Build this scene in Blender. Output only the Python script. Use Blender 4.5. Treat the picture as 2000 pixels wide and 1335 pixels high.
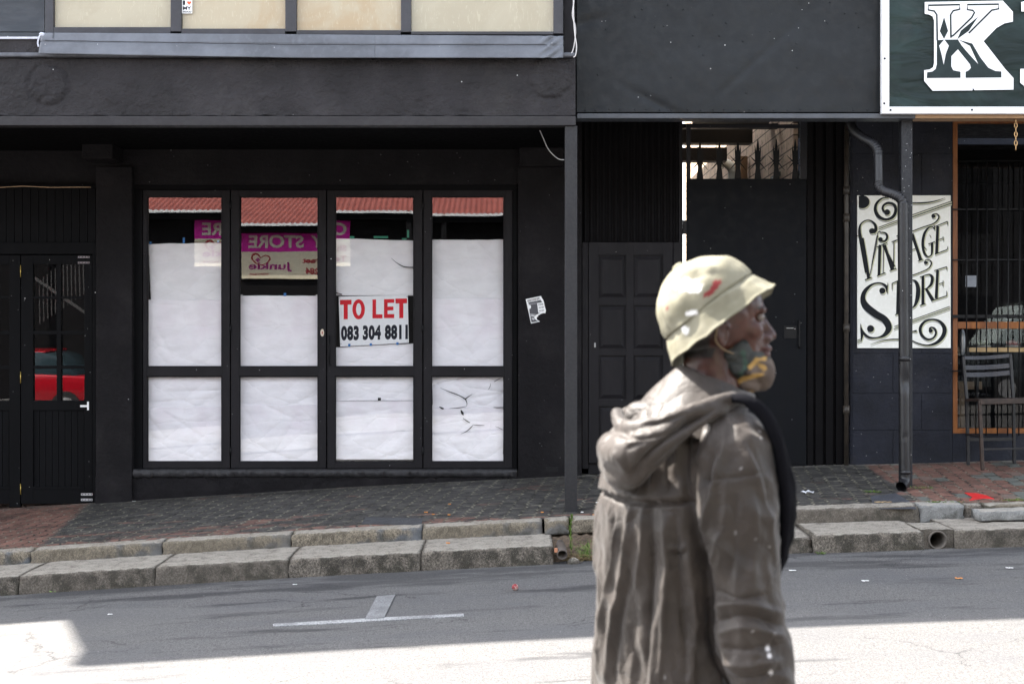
import bpy, bmesh, math, random
from mathutils import Vector, Matrix, noise
import numpy as np
R = math.radians
for o in list(bpy.data.objects): bpy.data.objects.remove(o)
S = bpy.context.scene
COL = S.collection
# ------------------------------------------------------------------ camera, world, sun, exposure
CY, CZ, F = -13.4, 1.6, 2777.8
cam = bpy.data.cameras.new('camera'); cam.lens = 50; cam.sensor_width = 36
cam.clip_start = 0.05; cam.clip_end = 2000
cam.dof.use_dof = True; cam.dof.focus_distance = 12.2; cam.dof.aperture_fstop = 6.0
co = bpy.data.objects.new('camera', cam); COL.objects.link(co)
co.location = (0, CY, CZ); co.rotation_euler = (R(90), 0, 0); S.camera = co
SUN = Vector((-0.86 * math.cos(R(52)), 0.51 * math.cos(R(52)), math.sin(R(52)))).normalized()
w = bpy.data.worlds.new('World'); S.world = w; w.use_nodes = True
nt = w.node_tree; bg = nt.nodes['Background']
sky = nt.nodes.new('ShaderNodeTexSky'); sky.sky_type = 'NISHITA'; sky.sun_disc = False
sky.sun_elevation = math.asin(SUN.z); sky.sun_rotation = math.atan2(SUN.x, SUN.y)
sky.dust_density = 2.0; sky.air_density = 1.0; sky.ozone_density = 1.0
hs = nt.nodes.new('ShaderNodeHueSaturation'); hs.inputs['Saturation'].default_value = 0.36
nt.links.new(sky.outputs[0], hs.inputs['Color']); nt.links.new(hs.outputs[0], bg.inputs['Color'])
bg.inputs['Strength'].default_value = 0.15
sl = bpy.data.lights.new('sun', 'SUN'); sl.energy = 4.6; sl.angle = R(0.5); sl.color = (1.0, 0.94, 0.86)
so = bpy.data.objects.new('sun', sl); COL.objects.link(so)
so.rotation_euler = (-SUN).to_track_quat('-Z', 'Y').to_euler()
S.view_settings.view_transform = 'Standard'; S.view_settings.look = 'None'
S.view_settings.exposure = 2.5; S.view_settings.gamma = 1.0
S.render.resolution_x = 1024; S.render.resolution_y = 683
try:
    S.cycles.use_denoising = True
    S.cycles.max_bounces = 10; S.cycles.transparent_max_bounces = 16
except Exception: pass

# ------------------------------------------------------------------ helpers
def g(x):
    if x < -6: return g(-6) + (x + 6) * 0.075
    if x > 6: return g(6) + (x - 6) * 0.018
    return 0.048 * x - 0.0027 * x * x
def P(px, py, y=0.0):                      # the point of plane y that lies at this place of the survey photo
    d = y - CY
    return Vector(((px - 1000) / F * d, y, CZ + (667.5 - py) / F * d))
def X(px, y=0.0): return (px - 1000) / F * (y - CY)
def Z(py, y=0.0): return CZ + (667.5 - py) / F * (y - CY)
def pave_z(x, y):                          # top of the pavement
    t = max(0.0, min(1.0, (y + 2.6) / 2.6))
    return g(x) + 0.222 + 0.095 * t

class M:
    """material with a little node language"""
    def __init__(s, name):
        s.m = bpy.data.materials.new(name); s.m.use_nodes = True
        s.t = s.m.node_tree; s.b = s.t.nodes['Principled BSDF']
        s.tc = s.t.nodes.new('ShaderNodeTexCoord'); s.co = s.tc.outputs['Object']
    def n(s, k): return s.t.nodes.new(k)
    def put(s, v, sock):
        if isinstance(v, bpy.types.NodeSocket): s.t.links.new(v, sock)
        elif isinstance(v, (tuple, list)) and len(v) == 3 and sock.type == 'RGBA': sock.default_value = (*v, 1)
        else: sock.default_value = v
    def math(s, op, a, b=0.0, c=0.0, clamp=False):
        k = s.n('ShaderNodeMath'); k.operation = op; k.use_clamp = clamp
        s.put(a, k.inputs[0]); s.put(b, k.inputs[1]); s.put(c, k.inputs[2]); return k.outputs[0]
    def xyz(s, v=None):
        k = s.n('ShaderNodeSeparateXYZ'); s.t.links.new(v or s.co, k.inputs[0]); return k.outputs
    def comb(s, x, y, z):
        k = s.n('ShaderNodeCombineXYZ'); s.put(x, k.inputs[0]); s.put(y, k.inputs[1]); s.put(z, k.inputs[2]); return k.outputs[0]
    def scale(s, sc, v=None):
        k = s.n('ShaderNodeMapping'); s.t.links.new(v or s.co, k.inputs[0]); k.inputs['Scale'].default_value = sc; return k.outputs[0]
    def noise(s, sc, det=4, rough=0.55, v=None, dist=0.0):
        k = s.n('ShaderNodeTexNoise'); s.t.links.new(v or s.co, k.inputs['Vector'])
        k.inputs['Scale'].default_value = sc; k.inputs['Detail'].default_value = det
        k.inputs['Roughness'].default_value = rough; k.inputs['Distortion'].default_value = dist; return k.outputs['Fac']
    def voro(s, sc, v=None, feat='F1', out='Distance'):
        k = s.n('ShaderNodeTexVoronoi'); k.feature = feat; s.t.links.new(v or s.co, k.inputs['Vector'])
        k.inputs['Scale'].default_value = sc; return k.outputs[out]
    def ramp(s, f, a, b, c0=0.0, c1=1.0):
        k = s.n('ShaderNodeMapRange'); k.interpolation_type = 'SMOOTHSTEP'
        s.put(f, k.inputs[0]); k.inputs[1].default_value = a; k.inputs[2].default_value = b
        k.inputs[3].default_value = c0; k.inputs[4].default_value = c1; return k.outputs[0]
    def mix(s, f, a, b, mode='MIX'):
        k = s.n('ShaderNodeMix'); k.data_type = 'RGBA'; k.blend_type = mode
        s.put(f, k.inputs[0]); s.put(a, k.inputs[6]); s.put(b, k.inputs[7]); return k.outputs[2]
    def attr(s, name):
        k = s.n('ShaderNodeAttribute'); k.attribute_name = name; return k.outputs
    def bump(s, h, strength=0.3, dist=0.01, prev=None):
        k = s.n('ShaderNodeBump'); k.inputs['Strength'].default_value = strength; k.inputs['Distance'].default_value = dist
        s.put(h, k.inputs['Height'])
        if prev: s.t.links.new(prev, k.inputs['Normal'])
        return k.outputs[0]
    def done(s, col=None, rough=None, normal=None, **kw):
        if col is not None: s.put(col, s.b.inputs['Base Color'])
        if rough is not None: s.put(rough, s.b.inputs['Roughness'])
        if normal is not None: s.put(normal, s.b.inputs['Normal'])
        for k, v in kw.items(): s.put(v, s.b.inputs[k.replace('_', ' ')])
        return s.m

def paint(name, c, rough=0.5, var=0.3, sc=3.0, bsc=40, bs=0.15, bd=0.004, specks=0.0, speckcol=(.55, .55, .55), big=0.0, stretch=(1, 1, 1), spec=0.5, dust=0.0):
    m = M(name); v = m.scale(stretch)
    n1 = m.noise(sc, 6, 0.6, v); n2 = m.noise(sc * 9, 4, 0.6, v)
    f = m.ramp(n1, 0.3, 0.7); dark = tuple(x * (1 - var) for x in c); lite = tuple(min(1, x * (1 + var)) for x in c)
    col = m.mix(f, dark, lite)
    col = m.mix(m.ramp(n2, 0.45, 0.75, 0, 0.35), col, tuple(min(1, x * 1.5 + .004) for x in c))
    if dust: col = m.mix(m.ramp(m.noise(1.3, 7, 0.7), 0.48, 0.75, 0, dust), col, (.16, .15, .14))
    if specks:
        dd = m.voro(9.0, m.scale((1, 1, 1))); rr = m.voro(9.0, None, 'F1', 'Color')
        sp = m.math('MULTIPLY', m.ramp(dd, 0.035, 0.055, 1, 0), m.ramp(m.xyz(rr)[0], 1 - specks, 1 - specks + .02))
        d2 = m.voro(31.0); r2 = m.voro(31.0, None, 'F1', 'Color')
        s2 = m.math('MULTIPLY', m.ramp(d2, 0.07, 0.12, 1, 0), m.ramp(m.xyz(r2)[1], 1 - specks * .5, 1 - specks * .5 + .02))
        col = m.mix(m.math('MAXIMUM', sp, s2), col, speckcol)
    h = m.noise(bsc, 6, 0.65, v)
    nn = m.bump(h, bs, bd)
    if big: nn = m.bump(m.noise(2.2, 4, 0.5), big, 0.06, nn)
    return m.done(col, m.ramp(n2, .3, .7, max(.05, rough - .1), min(1, rough + .12)), nn, Specular_IOR_Level=spec)

ORG = {}
def tag(o, label=None, cat=None, group=None, kind=None):
    if label: o['label'] = label
    if cat: o['category'] = cat
    if group: o['group'] = group
    if kind: o['kind'] = kind
    return o
def thing(name, loc, label, cat, group=None):
    o = bpy.data.objects.new(name, None); COL.objects.link(o); o.location = loc; o.empty_display_size = .1
    ORG[o] = Vector(loc); return tag(o, label, cat, group)
class MB:
    def __init__(s): s.v = []; s.f = []; s.sm = []
    def add(s, vs, fs, smooth=False):
        b = len(s.v); s.v += [Vector(v) for v in vs]; s.f += [tuple(i + b for i in f) for f in fs]; s.sm += [smooth] * len(fs); return s
    def box(s, x0, x1, y0, y1, z0, z1):
        if x0 > x1: x0, x1 = x1, x0
        if y0 > y1: y0, y1 = y1, y0
        if z0 > z1: z0, z1 = z1, z0
        v = [(x, y, z) for x in (x0, x1) for y in (y0, y1) for z in (z0, z1)]
        return s.add(v, [(0, 1, 3, 2), (4, 6, 7, 5), (0, 4, 5, 1), (2, 3, 7, 6), (0, 2, 6, 4), (1, 5, 7, 3)])
    def pbox(s, px0, py0, px1, py1, y, t):       # box whose front face fills this rectangle on plane y, thickness t behind it
        a = P(px0, py0, y); b = P(px1, py1, y); return s.box(a.x, b.x, y, y + t, a.z, b.z)
    def bar(s, a, b, wx, wy):                    # rectangular bar between two points
        a = Vector(a); b = Vector(b); d = (b - a).normalized()
        u = d.cross(Vector((0, 1, 0)));
        if u.length < 1e-3: u = Vector((1, 0, 0))
        u.normalize(); w_ = d.cross(u).normalized()
        v = [p + u * sx * wx / 2 + w_ * sy * wy / 2 for p in (a, b) for sx, sy in ((-1, -1), (1, -1), (1, 1), (-1, 1))]
        return s.add(v, [(0, 1, 2, 3), (7, 6, 5, 4), (0, 4, 5, 1), (1, 5, 6, 2), (2, 6, 7, 3), (3, 7, 4, 0)])
    def tube(s, pts, r, n=12, cap=True, smooth=True):
        pts = [Vector(p) for p in pts]; rr = r if isinstance(r, (list, tuple)) else [r] * len(pts)
        ref = None; vs = []
        for i, p in enumerate(pts):
            d = (pts[min(i + 1, len(pts) - 1)] - pts[max(i - 1, 0)]).normalized()
            if ref is None: ref = Vector((0, 1, 0)) if abs(d.y) < .9 else Vector((1, 0, 0))
            u = (ref - d * ref.dot(d)).normalized(); ref = u; w_ = d.cross(u)
            for k in range(n):
                a = 2 * math.pi * k / n; vs.append(p + (u * math.cos(a) + w_ * math.sin(a)) * rr[i])
        fs = [(i * n + k, i * n + (k + 1) % n, (i + 1) * n + (k + 1) % n, (i + 1) * n + k) for i in range(len(pts) - 1) for k in range(n)]
        b = len(s.v); s.add(vs, fs, smooth)
        if cap: s.add(vs[:n], [tuple(range(n))[::-1]]); s.add(vs[-n:], [tuple(range(n))])
        return s
    def ell(s, c, r, n=24, m_=16, rot=None):
        vs = []; c = Vector(c)
        for i in range(m_ + 1):
            t = math.pi * i / m_
            for k in range(n):
                a = 2 * math.pi * k / n; q = Vector((r[0] * math.sin(t) * math.cos(a), r[1] * math.sin(t) * math.sin(a), r[2] * math.cos(t)))
                if rot: q = rot @ q
                vs.append(c + q)
        fs = [(i * n + k, (i + 1) * n + k, (i + 1) * n + (k + 1) % n, i * n + (k + 1) % n) for i in range(m_) for k in range(n)]
        return s.add(vs, fs, True)
    def rows(s, rws, smooth=True, cap=True):     # loft through closed loops with equal counts
        n = len(rws[0]); vs = [p for r_ in rws for p in r_]
        fs = [(i * n + k, i * n + (k + 1) % n, (i + 1) * n + (k + 1) % n, (i + 1) * n + k) for i in range(len(rws) - 1) for k in range(n)]
        s.add(vs, fs, smooth)
        if cap: s.add(rws[0], [tuple(range(n))[::-1]], smooth); s.add(rws[-1], [tuple(range(n))], smooth)
        return s
    def grid(s, nx, ny, fn, smooth=True):
        vs = [fn(i / nx, j / ny) for j in range(ny + 1) for i in range(nx + 1)]; q = nx + 1
        return s.add(vs, [(j * q + i, j * q + i + 1, (j + 1) * q + i + 1, (j + 1) * q + i) for j in range(ny) for i in range(nx)], smooth)
    def mesh(s, name, org=Vector()):
        me = bpy.data.meshes.new(name); me.from_pydata([tuple(v - org) for v in s.v], [], s.f); me.update()
        me.polygons.foreach_set('use_smooth', s.sm); return me
    def build(s, name, m, parent=None, bevel=0.0, label=None, fix=True):
        org = ORG[parent] if parent else (sum(s.v, Vector()) / len(s.v))
        if parent is None:
            org = Vector((org.x, org.y, min(v.z for v in s.v)))
        me = s.mesh(name, org)
        if fix:
            bm = bmesh.new(); bm.from_mesh(me); bmesh.ops.remove_doubles(bm, verts=bm.verts, dist=1e-6)
            bmesh.ops.recalc_face_normals(bm, faces=bm.faces); bm.to_mesh(me); bm.free()
        me.materials.append(m); o = bpy.data.objects.new(name, me); COL.objects.link(o)
        if parent: o.parent = parent; ORG[o] = ORG[parent]
        else: o.location = org; ORG[o] = org
        if bevel:
            b = o.modifiers.new('b', 'BEVEL'); b.width = bevel; b.segments = 2; b.limit_method = 'ANGLE'; b.angle_limit = R(40)
        if label: o['label'] = label
        return o
def shape2d(splines, plane, t, holes_ok=True):
    """filled 2D outline (list of closed point lists, overlaps make holes) -> MB slab; plane(u,v) gives the world point, pushed t towards -y"""
    cu = bpy.data.curves.new('c', 'CURVE'); cu.dimensions = '2D'; cu.fill_mode = 'BOTH'
    for sp in splines:
        q = cu.splines.new('POLY'); q.points.add(len(sp) - 1); q.use_cyclic_u = True
        for i, (a, b) in enumerate(sp): q.points[i].co = (a, -b, 0, 1)
    ob = bpy.data.objects.new('c', cu); COL.objects.link(ob)
    dg = bpy.context.evaluated_depsgraph_get(); me = bpy.data.meshes.new_from_object(ob.evaluated_get(dg))
    mb = slab_of(me, plane, t)
    bpy.data.objects.remove(ob); bpy.data.curves.remove(cu); bpy.data.meshes.remove(me); return mb
def slab_of(me, plane, t):
    bm = bmesh.new(); bm.from_mesh(me); bmesh.ops.remove_doubles(bm, verts=bm.verts, dist=1e-5); bm.verts.index_update()
    mb = MB(); vs = [plane(v.co.x, -v.co.y) for v in bm.verts]; n = len(vs)
    fr = [v + Vector((0, -t, 0)) for v in vs]; fs = [tuple(v.index for v in f.verts) for f in bm.faces]
    mb.add(fr + vs, fs + [(e.verts[0].index, e.verts[1].index, e.verts[1].index + n, e.verts[0].index + n) for e in bm.edges if len(e.link_faces) == 1])
    bm.free(); return mb
def text2d(txt, bold=0.0, spacing=1.0):
    """mesh of a word in the built-in font, normalised so the ink box is 0..1 in both directions; returns (mesh, map)"""
    cu = bpy.data.curves.new('t', 'FONT'); cu.body = txt; cu.offset = bold; cu.space_character = spacing; cu.fill_mode = 'BOTH'; cu.resolution_u = 4
    ob = bpy.data.objects.new('t', cu); COL.objects.link(ob)
    dg = bpy.context.evaluated_depsgraph_get(); me = bpy.data.meshes.new_from_object(ob.evaluated_get(dg))
    bpy.data.objects.remove(ob); bpy.data.curves.remove(cu)
    xs = [v.co.x for v in me.vertices]; ys = [v.co.y for v in me.vertices]
    x0, x1, y0, y1 = min(xs), max(xs), min(ys), max(ys)
    for v in me.vertices: v.co = ((v.co.x - x0) / (x1 - x0), (v.co.y - y0) / (y1 - y0), 0)
    return me
def text_on(txt, quad, plane, t, bold=0.0, spacing=1.0):   # quad: pixel corners tl, tr, bl
    me = text2d(txt, bold, spacing); tl, tr, bl = quad
    def pl(u, v_): # v_ = -y => 1 - at top
        k = 1 + v_
        return plane(tl[0] + (tr[0] - tl[0]) * u + (bl[0] - tl[0]) * k, tl[1] + (tr[1] - tl[1]) * u + (bl[1] - tl[1]) * k)
    mb = slab_of(me, pl, t); bpy.data.meshes.remove(me); return mb
def merge(*mbs):
    r = MB()
    for m_ in mbs: r.add(m_.v, m_.f); r.sm[-len(m_.f):] = m_.sm
    return r
def spline(pts, n=8, closed=False):
    out = []; N_ = len(pts)
    for i in range(N_ if closed else N_ - 1):
        p0 = pts[(i - 1) % N_] if closed or i else pts[0]; p1 = pts[i]; p2 = pts[(i + 1) % N_]
        p3 = pts[(i + 2) % N_] if closed or i + 2 < N_ else pts[-1]
        for k in range(n):
            t = k / n; out.append(tuple(.5 * ((2 * b) + (-a + c) * t + (2 * a - 5 * b + 4 * c - d) * t * t + (-a + 3 * b - 3 * c + d) * t ** 3) for a, b, c, d in zip(p0, p1, p2, p3)))
    if not closed: out.append(tuple(pts[-1]))
    return out
def stroke(pts, n=8):                       # pts of (x, y, width) -> closed outline
    sp = spline(pts, n) if n > 1 else pts; L, Rr = [], []
    for i, p in enumerate(sp):
        a = sp[max(i - 1, 0)]; b = sp[min(i + 1, len(sp) - 1)]; dx, dy = b[0] - a[0], b[1] - a[1]; l = math.hypot(dx, dy) or 1
        nx, ny = -dy / l * p[2] / 2, dx / l * p[2] / 2; L.append((p[0] + nx, p[1] + ny)); Rr.append((p[0] - nx, p[1] - ny))
    return L + Rr[::-1]
def lump(pts_mb, amp, sc, seed=0, z_only=False):
    for v in pts_mb.v:
        q = noise.noise_vector(v * sc + Vector((seed, seed * 1.7, 0)));
        if z_only: v.z += q.z * amp
        else: v += q * amp
    return pts_mb
rnd = random.Random(7)

# ------------------------------------------------------------------ materials
BLK = (.017, .0165, .019)
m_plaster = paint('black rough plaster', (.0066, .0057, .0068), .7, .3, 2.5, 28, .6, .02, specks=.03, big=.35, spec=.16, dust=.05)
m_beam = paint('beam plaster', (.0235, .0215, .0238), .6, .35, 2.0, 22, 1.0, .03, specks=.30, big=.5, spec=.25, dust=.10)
m_wood = paint('black painted wood', (.0030, .0031, .0038), .6, .2, 3, 60, .12, .004, specks=.05, stretch=(1, 1, .25), spec=.08)
m_frame = paint('charcoal painted frame', (.0092, .0082, .0098), .6, .25, 4, 50, .12, .004, specks=.04, stretch=(1, 1, .3), spec=.2)
m_metal = paint('dark metal sheet', (.0105, .0122, .0142), .5, .25, 1.5, 90, .10, .003, specks=.12, big=.35, spec=.25)
m_metal2 = paint('black steel', (.015, .015, .019), .45, .25, 3, 60, .18, .004, specks=.12, spec=.25)
m_flash = paint('grey lead flashing', (.100, .108, .126), .5, .3, 2, 30, .15, .006, specks=.12, big=.25, spec=.5)
m_blockwall = paint('dark navy block wall', (.0115, .013, .0195), .6, .35, 3, 35, .5, .012, specks=.05, speckcol=(.40, .40, .40), big=.3, spec=.2, dust=.10)
m_soffit = paint('soffit', (.003, .003, .0035), .9, .2, spec=.05)
m_inside = paint('dark interior', (.006, .006, .007), .9, .4, spec=.1)
m_kerb = None
def stone(name, c, dark, paintc=None):
    m = M(name); oi = m.n('ShaderNodeObjectInfo').outputs['Random']; n1 = m.noise(9, 8, .75); n2 = m.noise(70, 6, .8); n3 = m.noise(240, 3, .8); x, y, z = m.xyz()
    sp = m.math('MULTIPLY', m.ramp(n2, .40, .60), 1.0)
    col = m.mix(sp, dark, c); col = m.mix(m.ramp(n1, .36, .62, .0, .9), col, tuple(k * .5 for k in dark))
    col = m.mix(m.ramp(n3, .56, .66, 0, .8), col, tuple(min(1, k * 1.9) for k in c))
    col = m.mix(m.ramp(n3, .28, .40, .8, 0), col, (.02, .02, .018))
    if paintc: col = m.mix(m.math('MULTIPLY', m.ramp(m.noise(2.4, 3, .5), .50, .56), .85), col, paintc)
    col = m.mix(m.math('MULTIPLY', oi, .55), col, tuple(k * .45 for k in c)); moss = m.ramp(m.noise(4.5, 6, .7), .50, .66, 0, .6); col = m.mix(moss, col, (.035, .034, .024))
    # paler where the surface faces up, broken by noise
    ge = m.n('ShaderNodeNewGeometry'); nz = m.xyz(ge.outputs['Normal'])[2]
    col = m.mix(m.ramp(m.math('ADD', nz, m.math('MULTIPLY', m.math('ADD', m.math('SUBTRACT', n2, .5), m.math('MULTIPLY', m.math('SUBTRACT', n1, .5), 1.3)), .9)), .72, 1.12, 0, .75), col, (.42, .385, .33))
    nn = m.bump(n2, .5, .010, m.bump(n1, .5, .02)); return m.done(col, .85, nn, Specular_IOR_Level=.25)
m_kerb1 = stone('weathered granite kerb', (.23, .20, .165), (.060, .053, .044))
m_kerb2 = stone('stained upper kerb', (.31, .265, .20), (.095, .082, .064), (.10, .115, .135))
m_kerb3 = stone('pale broken concrete', (.34, .34, .33), (.2, .2, .19))

def road_mat():
    m = M('asphalt'); f = m.noise(350, 3, .8); n1 = m.noise(1.1, 6, .6, m.scale((1, 2.2, 1))); n2 = m.noise(45, 5, .7)
    f2 = m.noise(110, 3, .9, m.scale((1, .45, 1)))
    col = m.mix(m.ramp(m.math('ADD', m.math('MULTIPLY', f, .5), m.math('MULTIPLY', f2, .5)), .38, .62), (.050, .049, .049), (.167, .163, .160))
    col = m.mix(m.ramp(n1, .40, .70, 0, .55), col, (.085, .086, .092))
    col = m.mix(m.ramp(m.math('ADD', m.noise(.9, 6, .65, m.scale((.7, 3.5, 1))), m.ramp(m.xyz()[1], -4.6, -3.5, 0, .10)),   .55, .66, 0, .75), col, (.030, .030, .032))
    d = m.voro(26); c = m.xyz(m.voro(26, None, 'F1', 'Color'))[0]
    col = m.mix(m.math('MULTIPLY', m.ramp(d, .05, .11, 1, 0), m.ramp(c, .86, .88)), col, (.42, .41, .38))
    d = m.voro(60); c = m.xyz(m.voro(60, None, 'F1', 'Color'))[0]
    col = m.mix(m.math('MULTIPLY', m.ramp(d, .15, .3, 1, 0), m.ramp(c, .93, .95)), col, (.02, .02, .02))
    ck = m.voro(.75, m.comb(m.math('ADD', m.xyz()[0], m.math('MULTIPLY', m.noise(4, 5, .7), .35)), m.math('ADD', m.xyz()[1], m.math('MULTIPLY', m.noise(3.3, 5, .7), .35)), 0.0), 'DISTANCE_TO_EDGE')
    col = m.mix(m.math('MULTIPLY', m.ramp(ck, .002, .006, .75, 0), m.ramp(m.noise(.8, 3, .5), .50, .56)), col, (.022, .022, .022))
    pt = m.xyz(m.voro(.42, m.scale((1, 1.6, 1)), 'F1', 'Color'))[0]; col = m.mix(m.ramp(pt, .2, .9, 0, .22), col, (.15, .147, .143))
    return m.done(col, m.ramp(n2, .3, .7, .72, .9), m.bump(f, .45, .006, m.bump(n2, .25, .01)), Specular_IOR_Level=.3)
m_road = road_mat()
def pave_mat():
    m = M('interlocking pavers'); x, y, z = m.xyz()
    # zigzag rows: u runs along the street, joints wave with y
    saw = m.math('ABSOLUTE', m.math('SUBTRACT', m.math('FRACT', m.math('DIVIDE', y, .11)), .5))
    wob = m.math('MULTIPLY', m.math('SUBTRACT', m.noise(3, 2, .5), .5), .03)
    u = m.math('ADD', m.math('ADD', x, m.math('MULTIPLY', saw, .05)), wob)
    u = m.math('SUBTRACT', u, m.math('MULTIPLY', y, .12))
    ud = m.math('DIVIDE', u, .115); iu = m.math('FLOOR', ud); fu = m.math('FRACT', ud)
    v = m.math('ADD', m.math('DIVIDE', m.math('ADD', y, wob), .23), m.math('MULTIPLY', iu, .5))
    iv = m.math('FLOOR', v); fv = m.math('FRACT', v)
    eu = m.math('MINIMUM', fu, m.math('SUBTRACT', 1.0, fu)); ev = m.math('MULTIPLY', m.math('MINIMUM', fv, m.math('SUBTRACT', 1.0, fv)), 2)
    e = m.math('MINIMUM', eu, ev); jn = m.math('ADD', e, m.math('MULTIPLY', m.math('SUBTRACT', m.noise(60, 3, .7), .5), .08))
    joint = m.ramp(jn, .04, .10, 1, 0)
    wn = m.n('ShaderNodeTexWhiteNoise'); m.t.links.new(m.comb(iu, iv, 0.0), wn.inputs['Vector']); rv = wn.outputs['Value']
    red = m.mix(rv, (.16, .080, .060), (.25, .125, .095)); red = m.mix(m.ramp(m.noise(30, 5, .8), .4, .75, 0, .6), red, (.12, .085, .07))
    blk = m.mix(m.ramp(m.noise(8, 6, .7), .35, .7), (.034, .033, .032), (.098, .092, .083))
    blk = m.mix(m.ramp(m.noise(130, 3, .8), .60, .70, 0, .55), blk, (.20, .18, .15))
    # where the black coating ends: left door apron and right shop apron stay red; worn patches along the kerb
    n = m.noise(1.7, 6, .65, m.scale((1, 2.6, 1))); nb = m.math('MULTIPLY', m.math('SUBTRACT', n, .5), 1.1)
    left = m.ramp(m.math('ADD', x, m.math('ADD', m.math('MULTIPLY', y, .135), m.math('MULTIPLY', nb, .12))), -4.03, -3.95, 1, 0)
    right = m.ramp(m.math('ADD', x, m.math('ADD', m.math('MULTIPLY', nb, .1), m.math('MULTIPLY', y, -.05))), 3.28, 3.34, 0, 1)
    nearkerb = m.ramp(y, -2.85, -1.3, 1, 0)
    leftish = m.ramp(x, -3.6, .8, 1, .55)
    worn = m.ramp(m.math('ADD', m.math('MULTIPLY', n, 1.0), m.math('MULTIPLY', m.math('MULTIPLY', nearkerb, leftish), .22)), .62, .66)
    brickbits = m.ramp(m.math('ADD', rv, m.math('MULTIPLY', worn, .9)), .95, 1.0)
    msk = m.math('MAXIMUM', m.math('MAXIMUM', left, right), m.math('MULTIPLY', worn, .9))
    msk = m.math('MULTIPLY', msk, m.ramp(m.noise(14, 6, .85), .34, .50))
    col = m.mix(msk, blk, red)
    # paving laid in greyer colour inside right apron
    gcol = m.mix(m.math('MULTIPLY', right, m.ramp(rv, .80, .84)), col, (.13, .14, .125))
    jc = m.mix(m.ramp(m.noise(9, 4, .7), .42, .56), (.014, .013, .012), (.27, .25, .19))
    col = m.mix(m.math('MULTIPLY', joint, m.ramp(m.noise(11, 4, .7), .35, .6, .35, 1)), gcol, jc)
    edge = m.math('MULTIPLY', m.ramp(m.math('ADD', y, m.math('MULTIPLY', nb, .10)), -.13, -.03), m.ramp(m.noise(22, 5, .8), .38, .58, .1, .9))
    gcol = m.mix(m.math('MULTIPLY', edge, m.ramp(x, .2, 1.5, .35, 1)), gcol, (.27, .25, .22))
    col = m.mix(m.math('MULTIPLY', joint, m.ramp(m.noise(11, 4, .7), .35, .6, .35, 1)), gcol, jc)
    grime = m.ramp(m.noise(2.1, 6, .7, m.scale((1, 2, 1))), .50, .66, 0, .6); col = m.mix(grime, col, (.018, .017, .016))
    h = m.math('SUBTRACT', m.math('MULTIPLY', m.noise(50, 6, .75), .4), joint)
    tilt = m.math('MULTIPLY', rv, .35)
    return m.done(col, .72, m.bump(m.math('ADD', h, tilt), 1.0, .02), Specular_IOR_Level=.25)
m_pave = pave_mat()
def glass(name, refl=.085, tint=(1, 1, 1), rough=0.0, wav=0.0):
    m = bpy.data.materials.new(name); m.use_nodes = True; t = m.node_tree; t.nodes.clear()
    out = t.nodes.new('ShaderNodeOutputMaterial'); mx = t.nodes.new('ShaderNodeMixShader'); tr = t.nodes.new('ShaderNodeBsdfTransparent')
    gl = t.nodes.new('ShaderNodeBsdfGlossy'); gl.inputs['Roughness'].default_value = rough; tr.inputs[0].default_value = (*tint, 1)
    fr = t.nodes.new('ShaderNodeLayerWeight'); fr.inputs[0].default_value = .5
    pw = t.nodes.new('ShaderNodeMath'); pw.operation = 'POWER'; t.links.new(fr.outputs['Facing'], pw.inputs[0]); pw.inputs[1].default_value = 5
    ma = t.nodes.new('ShaderNodeMath'); ma.operation = 'MULTIPLY_ADD'; t.links.new(pw.outputs[0], ma.inputs[0]); ma.inputs[1].default_value = .85; ma.inputs[2].default_value = refl
    ma.use_clamp = True
    t.links.new(ma.outputs[0], mx.inputs[0]); t.links.new(tr.outputs[0], mx.inputs[1]); t.links.new(gl.outputs[0], mx.inputs[2]); t.links.new(mx.outputs[0], out.inputs[0])
    if wav:
        tc = t.nodes.new('ShaderNodeTexCoord'); no = t.nodes.new('ShaderNodeTexNoise'); no.inputs['Scale'].default_value = 3.0; no.inputs['Detail'].default_value = 1
        t.links.new(tc.outputs['Object'], no.inputs[0]); bu = t.nodes.new('ShaderNodeBump'); bu.inputs['Strength'].default_value = 1; bu.inputs['Distance'].default_value = wav
        t.links.new(no.outputs['Fac'], bu.inputs['Height']); t.links.new(bu.outputs[0], gl.inputs['Normal'])
    return m
m_glass = glass('window glass', .14, (.98, .985, .985), wav=.00012)
m_glass2 = glass('door glass', .13, (.9, .92, .92), wav=.00005)
m_cglass = glass('cafe window glass', .045, (.95, .96, .96), wav=.00008)
def paper_mat(name, c, pink=0.0):
    m = M(name); n = m.noise(4, 4, .5, m.scale((1, 1, 2.0))); f = m.noise(60, 3, .6, m.scale((.3, 1, 2)))
    col = m.mix(m.ramp(n, .35, .65), tuple(k * .92 for k in c), c)
    if pink:
        col = m.mix(m.ramp(m.noise(1.8, 3, .5), .45, .65, 0, pink), col, (.78, .66, .74))
    vn = m.voro(2.6, m.scale((1, 1, 1.7)), 'DISTANCE_TO_EDGE')
    return m.done(col, .75, m.bump(m.math('POWER', vn, .6), .55, .03, m.bump(n, .35, .05, m.bump(f, .12, .003))), Specular_IOR_Level=.25)
m_paper = paper_mat('white paper', (.93, .90, .93), .4)
m_paper2 = paper_mat('greyed paper', (.88, .86, .88), .2)
def plain(name, c, rough=.5, metal=0.0, spec=.5, bs=.05, var=.08, sc=20):
    m = M(name); n = m.noise(sc, 5, .6)
    col = m.mix(m.ramp(n, .3, .7), tuple(k * (1 - var) for k in c), tuple(min(1, k * (1 + var)) for k in c))
    return m.done(col, rough, m.bump(n, bs, .003), Metallic=metal, Specular_IOR_Level=spec)
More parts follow.
